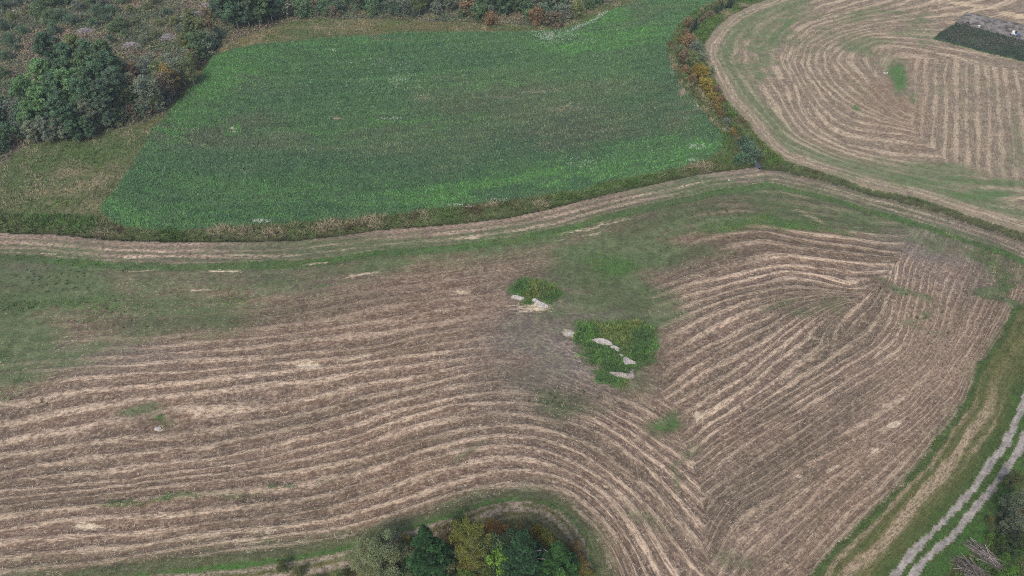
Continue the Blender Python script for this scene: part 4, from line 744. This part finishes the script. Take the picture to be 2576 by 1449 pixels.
inwood = inside(PX, PY, [(830,1470),(900,1420),(950,1375),(1035,1350),(1110,1318),(1190,1312),(1290,1322),(1370,1335),(1430,1370),(1465,1420),(1480,1500),(830,1500)])
undergrowth('wood_undergrowth', (reg == 9) & inwood, 26., 1.0, .22, [C(110,108,60), C(88,100,56), C(140,104,62), C(124,84,62)], 'brown and ochre undergrowth below the trees of the small wood', 70)
undergrowth('bramble_thicket', beyond & view & (dT2 > 3.3), 34., .8, .24, [C(78,108,54), C(94,136,58), C(112,90,62), C(96,112,58)], 'leafy brambles and brown herbs beyond the gravel track', 80)
undergrowth('potato_plants', (reg == 5) & view, 12., .45, .3, [C(66,84,66), C(54,74,58), C(96,92,84), C(84,100,76)], 'dark green potato plants in rows', 90)
# white flowering weeds in the crop
pts = []
for cx, cy, rx, ry, n in [(1400,93,60,8,130),(1375,98,22,8,90),(1480,62,45,5,130),(1515,40,14,5,60),(1440,78,20,5,50),(940,160,110,9,50),(1010,190,40,22,40),(960,220,130,18,50),(985,303,26,4,30),(1000,210,24,12,40),(840,132,12,4,14),(1370,84,60,4,30),(1420,110,90,10,60),(1750,375,22,8,40),(1735,408,12,3,22),(1460,415,40,14,26),(660,562,22,4,46),(1150,521,50,3,40),(1250,508,30,3,16),(1690,182,5,14,16),(1750,268,8,18,14),(1200,150,200,40,40),(900,250,300,80,50),(1500,150,100,30,30)]:
    for i in range(n):
        a = rng.random()*6.283; r = rng.random()**.5; px, py = cx+math.cos(a)*r*rx, cy+math.sin(a)*r*ry
        if cx in (1480, 1515, 1440): py = cy-(px-cx)*.45+rng.normal()*2.5
        x, y = at(px, py); pts.append((float(x), float(y)))
pts = np.array(pts); zz = ground_z(pts[:, 0], pts[:, 1])
K = 5; cen = np.repeat(np.c_[pts, zz+.40], K, 0)+rng.normal(size=(len(pts)*K, 3))*np.array([.16, .16, .05])
V, Fc, cc = cards(cen, .13, np.ones((len(cen), 3))*C(206,214,196), 3.); o = mesh_from('white_flowers', V, Fc, HERB); setcol(o.data, cc); tag(o, 'white flowering weeds scattered through the green crop', 'flowers', kind='stuff')
# dark single weeds in the stubble
pts = []
for cx, cy, rx, ry, n in [(90,705,110,35,26),(190,720,110,45,16),(1800,530,130,26,26),(1660,620,90,50,12),(2330,800,60,60,16),(2230,735,60,20,14),(1390,1005,80,30,30),(300,800,150,60,10),(1850,600,90,8,8),(60,775,60,20,16),(100,1000,60,20,4)]:
    for i in range(n): pts.append((cx+rng.normal()*rx*.5, cy+rng.normal()*ry*.5))
pts = W(pts); o = blades('dark_weed_tufts', pts, ground_z(pts[:, 0], pts[:, 1]), .22, .12, 12, np.broadcast_to(C(62,84,50), (len(pts), 3)), lean=.8, spread=.16); tag(o, 'small dark weed tufts dotted over the green parts of the stubble', 'weeds', kind='stuff')

# ------------------------------------------------------------------ rocks
def rock_mat(name, a, b, dark):
    m = NT(name, .9, .2); P = m.pos(); n1 = m.noise(P, 2.2, 5, .7); n2 = m.noise(P, 9, 4, .7)
    c = m.mix(m.rng(n1, .35, .65), a, b); c = m.mix(m.rng(m.add(n2, m.ma(n1, .6, -.3)), .56, .64), c, dark); m.bump(m.add(n2, n1), .3); return m.out(c)
ROCK = rock_mat('pale_rock', C(226,221,212), C(200,194,186), C(140,136,130)); ROCK2 = rock_mat('grey_rock', C(206,196,186), C(170,160,150), C(96,90,84))
def outcrop(outline, hmax, label, name='rock_outcrop', step=.11, mat=ROCK, seed=0, group='rock outcrops in the stubble'):
    w = W(outline); cx, cy = w.mean(0); x0, y0 = w.min(0)-step*2; x1, y1 = w.max(0)+step*2
    xs = np.arange(x0, x1, step); ys = np.arange(y0, y1, step); A, B_ = np.meshgrid(xs, ys); loop = np.concatenate([w, w[:1]])
    d, _, _ = dist(A, B_, loop); ins = inside(A, B_, w); sd_ = np.where(ins, d, -d)
    z = hmax*np.clip(sd_/(.45+.1*hmax), -.6, 1)**1; z = np.where(sd_ > 0, hmax*(np.clip(sd_/.55, 0, 1)**.6), -.25)
    z = z*(.55+.8*fbm(A/1.1, B_/.6, 30+seed, 4))+.05*(fbm(A*3, B_*3, seed, 3)-.5); ok = sd_ > -step*1.5
    z = z+ground_z(A, B_)+.03
    vi = -np.ones(A.shape, int); vi[ok] = np.arange(ok.sum()); q = np.stack([vi[:-1, :-1], vi[:-1, 1:], vi[1:, 1:], vi[1:, :-1]], -1).reshape(-1, 4); q = q[(q >= 0).all(1)]
    V = np.stack([A[ok]-cx, B_[ok]-cy, z[ok]], 1); o = mesh_from(name, V, q, mat, True); o.location = (cx, cy, 0); return tag(o, label, 'rock', group)
outcrop(ROCKS_P[0], 0.85, 'long pale rock slab at the upper left of the large weed patch', seed=1)
outcrop(ROCKS_P[1], 0.76, 'small broken pale rock just right of the long slab', seed=2)
outcrop(ROCKS_P[2], 0.47, 'smallest rock in the middle of the large weed patch', seed=3)
outcrop(ROCKS_P[3], 0.85, 'triangular layered pale rock at the right of the weed patch', seed=4)
outcrop(ROCKS_P[4], 0.76, 'grey boot shaped rock at the bottom of the weed patch', mat=ROCK2, seed=5)
outcrop(ROCKS_P[5], 0.66, 'left white rock of the smaller weed patch', seed=6)
outcrop(ROCKS_P[6], 0.76, 'right white rock of the smaller weed patch, stepped outline', seed=7)
outcrop([(1418,840),(1428,831),(1445,833),(1449,840),(1431,846)], .15, 'low pale rock on bare sand left of the large weed patch', seed=8)
outcrop([(387,1081),(392,1075),(397,1072.5),(404,1072),(408,1076),(407,1080),(402,1084),(393,1084)], .5, 'single pale boulder in the small weed patch at the left', 'boulder', .08, seed=9, group='single stones in the fields')
def boulder(px, py, r, label, mat=ROCK2, seed=0, hz=.75, group='stones heaped in the green crop'):
    import bmesh
    bm = bmesh.new(); bmesh.ops.create_icosphere(bm, subdivisions=3, radius=1)
    rr = random.Random(seed); f = [Vector((rr.uniform(-1, 1), rr.uniform(-1, 1), rr.uniform(-1, 1))).normalized() for _ in range(9)]
    for v in bm.verts:
        n = v.co.copy(); k = 1
        for a in f:
            t = n.dot(a)
            if t > .62: k = min(k, .62/t+.02)
        v.co = Vector((n.x*k*r*1.15, n.y*k*r*.9, n.z*k*r*hz))
    me = bpy.data.meshes.new('boulder'); bm.to_mesh(me); bm.free(); me.materials.append(mat)
    x, y = at(px, py); o = bpy.data.objects.new('boulder', me); COL.objects.link(o); o.location = (float(x), float(y), float(ground_z(x, y))+r*hz*.45); o.rotation_euler = (0, 0, rr.uniform(0, 6)); tag(o, label, 'boulder', group)
for i, (a, b, r, l) in enumerate([(1050,560,.52,'largest flat stone on top of the heap in the crop'), (925,600,.3,'stone at the upper left of the heap in the crop'), (1110,680,.34,'long pale stone in the middle of the heap'), (940,800,.28,'stone at the lower left of the heap in the crop'), (1070,780,.26,'grey stone at the foot of the heap in the crop'), (1230,790,.34,'stone at the right end of the heap in the crop'), (1180,660,.26,'small stone at the upper right of the heap')]):
    boulder(549.4+a*.03527, 306.7+b*.03527, r*.8, l, seed=i)
for i, (px, py, r, l) in enumerate([(1754,268,.45,'white stone at the right margin of the green crop'), (2224,184,.4,'left white stone beside the weed patch in the far stubble'), (2231,184.5,.35,'right white stone beside the weed patch in the far stubble'), (1012,1362,.3,'pale stone on the mown verge left of the small wood'), (1833,454,.3,'pale stone on the headland below the creek')]):
    boulder(px, py, r, l, ROCK, 20+i, .6, 'single stones in the fields')

# ------------------------------------------------------------------ heaps of cut brushwood
TWIG = leaf_mat('grey_twigs', False)
def brush_heap(px, py, L, Wd, Hh, ang, n, label, aligned=.2, seed=0):
    global rng
    keep = rng; rng = np.random.default_rng(500+seed); x0, y0 = at(px, py); parts = []; tc = []
    for i in range(n):
        a = rng.random()*6.283; r = rng.random()**.5; u, v = math.cos(a)*r*L/2, math.sin(a)*r*Wd/2; top = Hh*(1-r*r)*rng.random()**.5
        d = ang+rng.normal()*aligned*1.6; l = (rng.uniform(.5, 1.1) if aligned > .25 else rng.uniform(.8, 2.1))*min(1.6, L/2.4)
        cx = u*math.cos(ang)-v*math.sin(ang); cy = u*math.sin(ang)+v*math.cos(ang); tilt = rng.normal()*.16
        e = np.array([math.cos(d), math.sin(d), tilt])*l/2; c_ = np.array([cx, cy, top+.06]); b = rng.normal(size=3)*.05*l
        w = rng.uniform(.014, .05); parts.append(tube([c_-e, c_+b, c_+e], [w, w*.8, w*.4], 3)); tc += [np.ones(3)*rng.choice([.28, .45, .7, 1.0, 1.25])]*9
    V, Fc = join(parts); V[:, 2] = np.maximum(V[:, 2], -.03); o = mesh_from('brush_heap', V, Fc, TWIG); setcol(o.data, np.array(tc)*(C(206,198,196) if py < 900 else C(164,154,148))); o.location = (float(x0), float(y0), float(ground_z(x0, y0))); rng = keep
    return tag(o, label, 'brush heap', 'heaps of cut brushwood') 
for i, (px, py, L, Wd, Hh, ang, n, lab) in enumerate([(215,80,4,3,.8,.1,520,'brush heap right behind the copse, leftmost of the three large ones'), (331,117,4.4,3.2,1,0,640,'brush heap on the slope above the birch stand'), (421,95,3.8,3,1,0,640,'roundest grey brush heap, right of the one above the birches'), (465,118,1.8,1.2,.5,.4,160,'small pale brush heap next to the wood corner'),
   (33,32,2.4,1.6,.6,.7,160,'pale brush heap in the top left corner'), (194,32,1.6,1.2,.5,0,120,'small brush heap hidden among shrubs near the top'), (355,18,2.2,1.6,.5,0,160,'loose brush heap at the top edge left of centre'), (486,40,6.5,4.5,.7,.3,620,'wide loose spread of brushwood before the tall dark trees'), (518,16,3,2,.6,.2,220,'pale brushwood right at the top before the tall trees')]):
    brush_heap(px, py, L, Wd, Hh, ang, n, lab, .6, i)
brush_heap(2484, 1402, 4.2, 1.9, .8, R(-42), 150, 'long grey heap of cut poles beyond the track, the upper one', .2, 20)
brush_heap(2446, 1440, 3.6, 2.4, .8, R(-38), 150, 'grey heap of cut poles at the bottom edge, the lower one', .22, 21)
def log(px, py, L, r, ang, label, z=.15, tilt=0.):
    x, y = at(px, py); d = np.array([math.cos(ang), math.sin(ang), tilt])*L/2; V, Fc = tube([-d, d*.2+np.array([0, 0, .05]), d], [r, r*.9, r*.5], 7)
    o = mesh_from('fallen_log', V, Fc, DEAD); o.location = (float(x), float(y), float(ground_z(x, y))+z); tag(o, label, 'log', 'bleached fallen logs')
log(417, 238, 2.0, .16, .1, 'white fallen log at the edge below the birches'); log(1085, 51, 2.6, .14, -.5, 'white fallen log at the far wood edge'); log(1100, 38, 2.4, .12, 1.2, 'bleached leaning log among the far trees', .6, .5); log(1260, 57, 2.6, .1, .2, 'thin bleached log right along the far wood edge')

# ------------------------------------------------------------------ water in the creek
wm_ = NT('water', .12, .5); water = wm_.out(wm_.mix(wm_.rng(wm_.noise(wm_.pos(), 2, 2), .3, .7), C(96,98,104), C(80,84,92))); wm_.bump(wm_.noise(wm_.pos(), 5, 2), .02)
cw = W(densify(CREEK[7:]+[(1925,414)], 5)); V = []
for i, p in enumerate(cw):
    t = cw[min(i+1, len(cw)-1)]-cw[max(i-1, 0)]; t /= np.linalg.norm(t); n_ = np.array([-t[1], t[0]]); w = (.55+.25*math.sin(i*1.3))*(1.7 if i > len(cw)-9 else 1)
    V += [(*(p-n_*w), -1.08), (*(p+n_*w), -1.08)]
o = mesh_from('stream_water', V, [(2*i, 2*i+1, 2*i+3, 2*i+2) for i in range(len(cw)-1)], water, True); o['kind'] = 'structure'

# ------------------------------------------------------------------ two people lifting potatoes, a handcart with sacks, a blue barrel
def cloth(name, c): return plain(name, c, .85, .12, 9.)
SKIN = plain('skin', C(176,140,120), .6, .05); NAVY = cloth('navy_cloth', C(34,38,66)); WHITE = cloth('white_cloth', C(232,232,230)); GREYC = cloth('grey_cloth', C(120,124,130)); DARK = cloth('dark_cloth', C(46,46,50)); HAIR = plain('dark_hair', C(52,44,40), .7)
PALE = cloth('pale_trousers', C(170,168,160))
def skin_mesh(name, chains, mat, parent, root=None):
    """one continuous skinned surface grown on connected edges: [(point, radius), ...] per chain, chains share points"""
    pts, rad, ed, key = [], [], [], {}
    def vid_(p, r):
        k = tuple(round(c, 4) for c in p)
        if k not in key: key[k] = len(pts); pts.append(p); rad.append(r)
        return key[k]
    for ch in chains:
        ids = [vid_(p, r) for p, r in ch]; ed += list(zip(ids[:-1], ids[1:]))
    me = bpy.data.meshes.new(name); me.from_pydata(pts, ed, []); o = bpy.data.objects.new(name, me); COL.objects.link(o); o.parent = parent
    md = o.modifiers.new('skin', 'SKIN'); md.use_smooth_shade = True
    for i, r in enumerate(rad): me.skin_vertices[0].data[i].radius = (r, r) if not isinstance(r, tuple) else r
    me.skin_vertices[0].data[0].use_root = True
    sb = o.modifiers.new('sub', 'SUBSURF'); sb.levels = 1; sb.render_levels = 2; me.materials.append(mat); return o
def person(px, py, face, top, trousers, label, low=0.):
    """a person bending forward from the hips, arms down to the soil; face = heading of the bend"""
    x, y = at(px, py); root = empty('person', (float(x), float(y), float(ground_z(x, y))), face)
    hip = (-.12, 0, .86-low); ch = (.28, 0, 1.02-low); nk = (.44, 0, .98-low); hd = (.56, 0, .90-low)
    body = [[(hip, .11), ((.08, 0, .98-low), .11), (ch, .115), (nk, .055), (hd, .095), ((.62, 0, .80-low), .06)]]
    for s in (-1, 1):
        body.append([(hip, .11), ((-.12, .1*s, .80-low), .095), ((.02+.05*s, .12*s, .46-low*.4), .06), ((-.1+.06*s, .12*s, .09), .045), ((.06+.06*s, .13*s, .03), .035)])
        wr = (.50+.06*s, .14*s, .42-low); body.append([(ch, .115), ((.34, .17*s, 1.0-low), .06), ((.42+.03*s, .2*s, .72-low), .042), (wr, .03), ((.53+.06*s, .13*s, .34-low), .034)])
        for f in range(5):
            a = (f-2)*.02; ln = (.05, .085, .095, .085, .065)[f]; b0 = (.53+.06*s, .13*s, .34-low)
            body.append([(b0, .034), (tuple(np.add(b0, (.012, a, -.03))), .0105), (tuple(np.add(b0, (.02 if f else .04, a*1.25, -.03-ln*.6))), .009), (tuple(np.add(b0, (.0, a*1.2, -.03-ln))), .008)])
    b = skin_mesh('body', body, SKIN, root)
    sh = [[((-.1, 0, .88-low), .17), ((.1, 0, 1.0-low), .175), (ch, .18), ((.40, 0, .99-low), .1)]]
    for s in (-1, 1): sh.append([(ch, .155), ((.34, .18*s, .99-low), .08), ((.42+.03*s, .2*s, .74-low), .058), ((.47+.05*s, .16*s, .54-low), .046)])
    root.scale = (1.12,)*3; skin_mesh('shirt', sh, top, root)
    tr = [[(tuple(np.add(hip, (-.02, 0, .0))), .155)]]; tr = []
    for s in (-1, 1): tr.append([(hip, .15), ((-.12, .1*s, .78-low), .11), ((.02+.05*s, .12*s, .46-low*.4), .078), ((-.1+.06*s, .12*s, .12), .06)])
    skin_mesh('trousers', tr, trousers, root)
    skin_mesh('hair', [[((.49, 0, .97-low), .06), ((.56, 0, .955-low), .088), ((.62, 0, .90-low), .06)]], HAIR, root)
    return tag(root, label, 'person', 'people working in the potato strip')
person(2427.5, 67.5, R(-10), NAVY, NAVY, 'person in navy clothes bending over the soil at the left end of the strip')
person(2460, 75, R(190), WHITE, PALE, 'person in a white shirt crouching between the bending person and the cart', .1)
# cart
cx, cy = at(2548, 88.5); cx, cy = float(cx), float(cy); cz = float(ground_z(cx, cy))
WPAINT = plain('white_paint', C(216,218,222), .5, .06); RUB = plain('rubber', C(40,40,42), .8); BLUE = plain('blue_plastic', C(54,98,160), .4, .06, 3., .4)
cart = tag(empty('handcart', (cx, cy, cz), R(-12)), 'low white framed handcart loaded with sacks on the bare soil', 'cart')
def bx(c_, s_, bev=.0):
    import bmesh
    bm = bmesh.new(); bmesh.ops.create_cube(bm, size=1)
    for v in bm.verts: v.co = Vector((v.co.x*s_[0]+c_[0], v.co.y*s_[1]+c_[1], v.co.z*s_[2]+c_[2]))
    if bev: bmesh.ops.bevel(bm, geom=bm.edges[:], offset=bev, segments=2, affect='EDGES')
    V = np.array([v.co[:] for v in bm.verts]); Fc = [tuple(v.index for v in f.verts) for f in bm.faces]; bm.free(); return V, Fc
def pymesh(name, lst, mat, parent, smooth_=False):
    V, Fc = [], []
    for v, f in lst: n = len(V); V += [tuple(q) for q in v]; Fc += [tuple(int(i)+n for i in q) for q in f]
    me = bpy.data.meshes.new(name); me.from_pydata(V, [], Fc); me.materials.append(mat)
    if smooth_: me.polygons.foreach_set('use_smooth', [True]*len(me.polygons))
    o = bpy.data.objects.new(name, me); COL.objects.link(o); o.parent = parent; return o
pymesh('bed', [bx((0, 0, .36), (1.5, .8, .04), .01)], WPAINT, cart)
pymesh('frame', [bx((0, s*.42, .42), (1.56, .04, .09), .01) for s in (-1, 1)]+[bx((s*.77, 0, .42), (.04, .8, .09), .01) for s in (-1, 1)], WPAINT, cart)
pymesh('handle', [tube([(.79, s*.3, .42), (1.0, s*.3, .7), (1.12, s*.3, .98)], [.02]*3) for s in (-1, 1)]+[tube([(1.12, -.3, .98), (1.12, .3, .98)], [.02]*2)], WPAINT, cart)
for sx in (-.5, .5):
    for s in (-1, 1):
        a = np.linspace(0, 2*math.pi, 19); w = pymesh('wheel', [tube([(sx+math.cos(t)*.15, s*.47, .19+math.sin(t)*.15) for t in a], [.045]*19, 8)], RUB, cart, True)
        pymesh('rim', [tube([(sx, s*.44, .19), (sx, s*.5, .19)], [.1, .1], 12), tube([(sx, s*.44, .19), (sx, s*.5, .19)], [.1, .0], 12)], WPAINT, w)
def sack(lx, ly, r, h, mat, label, grp='sacks standing on the handcart', z=.385):
    prof = [(0, .55), (.04, .9), (.25, 1.0), (.55, .93), (.78, .8), (.9, .45), (.95, .28), (1.0, .4)]; V, Fc = [], []; n = 20
    for i, (t, q) in enumerate(prof):
        for k in range(n):
            a = 2*math.pi*k/n; rr = r*q*(1+.09*math.sin(3*a+i*.7)+.05*math.sin(7*a+i)); V.append((math.cos(a)*rr, math.sin(a)*rr*.85, h*t))
    for i in range(len(prof)-1):
        for k in range(n): Fc.append((i*n+k, i*n+(k+1) % n, (i+1)*n+(k+1) % n, (i+1)*n+k))
    Fc.append(tuple(range(n))[::-1]); Fc.append(tuple((len(prof)-1)*n+k for k in range(n)))
    o = pymesh('sack', [(V, Fc)], mat, None, True); p = Matrix.Rotation(R(-12), 3, 'Z') @ Vector((lx, ly, z)); o.location = Vector((cx, cy, cz))+p; tag(o, label, 'sack', grp)
sack(-.28, .12, .40, .95, WHITE, 'big white sack standing at the back of the handcart'); sack(-.42, -.2, .28, .55, WHITE, 'smaller white sack at the left front of the handcart'); sack(.02, -.2, .25, .45, WHITE, 'low white sack in the front middle of the handcart'); sack(.42, .02, .28, .82, NAVY, 'dark navy sack on the right end of the handcart')
bx_, by_ = at(2560, 90.0); brl = tag(empty('barrel', (float(bx_), float(by_), float(ground_z(bx_, by_)))), 'blue plastic barrel standing right beside the handcart', 'barrel')
V, Fc = tube([(0, 0, 0), (0, 0, .04), (0, 0, .2), (0, 0, .35), (0, 0, .5), (0, 0, .62), (0, 0, .66)], [.26, .29, .31, .315, .31, .29, .27], 24); pymesh('barrel_body', [(V, Fc)], BLUE, brl, True)
V, Fc = tube([(0, 0, .655), (0, 0, .69), (0, 0, .692)], [.285, .285, .002], 24); pymesh('lid', [(V, Fc)], BLUE, brl)

# ------------------------------------------------------------------ the hazy air
hz = bpy.data.materials.new('haze'); hz.use_nodes = True; hz.node_tree.nodes.clear(); ho = hz.node_tree.nodes.new('ShaderNodeOutputMaterial'); hv = hz.node_tree.nodes.new('ShaderNodeVolumePrincipled')
hv.inputs['Color'].default_value = (.80, .88, 1, 1); hv.inputs['Density'].default_value = .0002; hz.node_tree.links.new(hv.outputs[0], ho.inputs['Volume'])
V, Fc = bx((0, 1000, 45), (5600, 5600, 100)); V[:, 2] = np.where(V[:, 2] > 0, H+6, -3); o = pymesh('haze', [(V, Fc)], hz, None); o['kind'] = 'stuff'
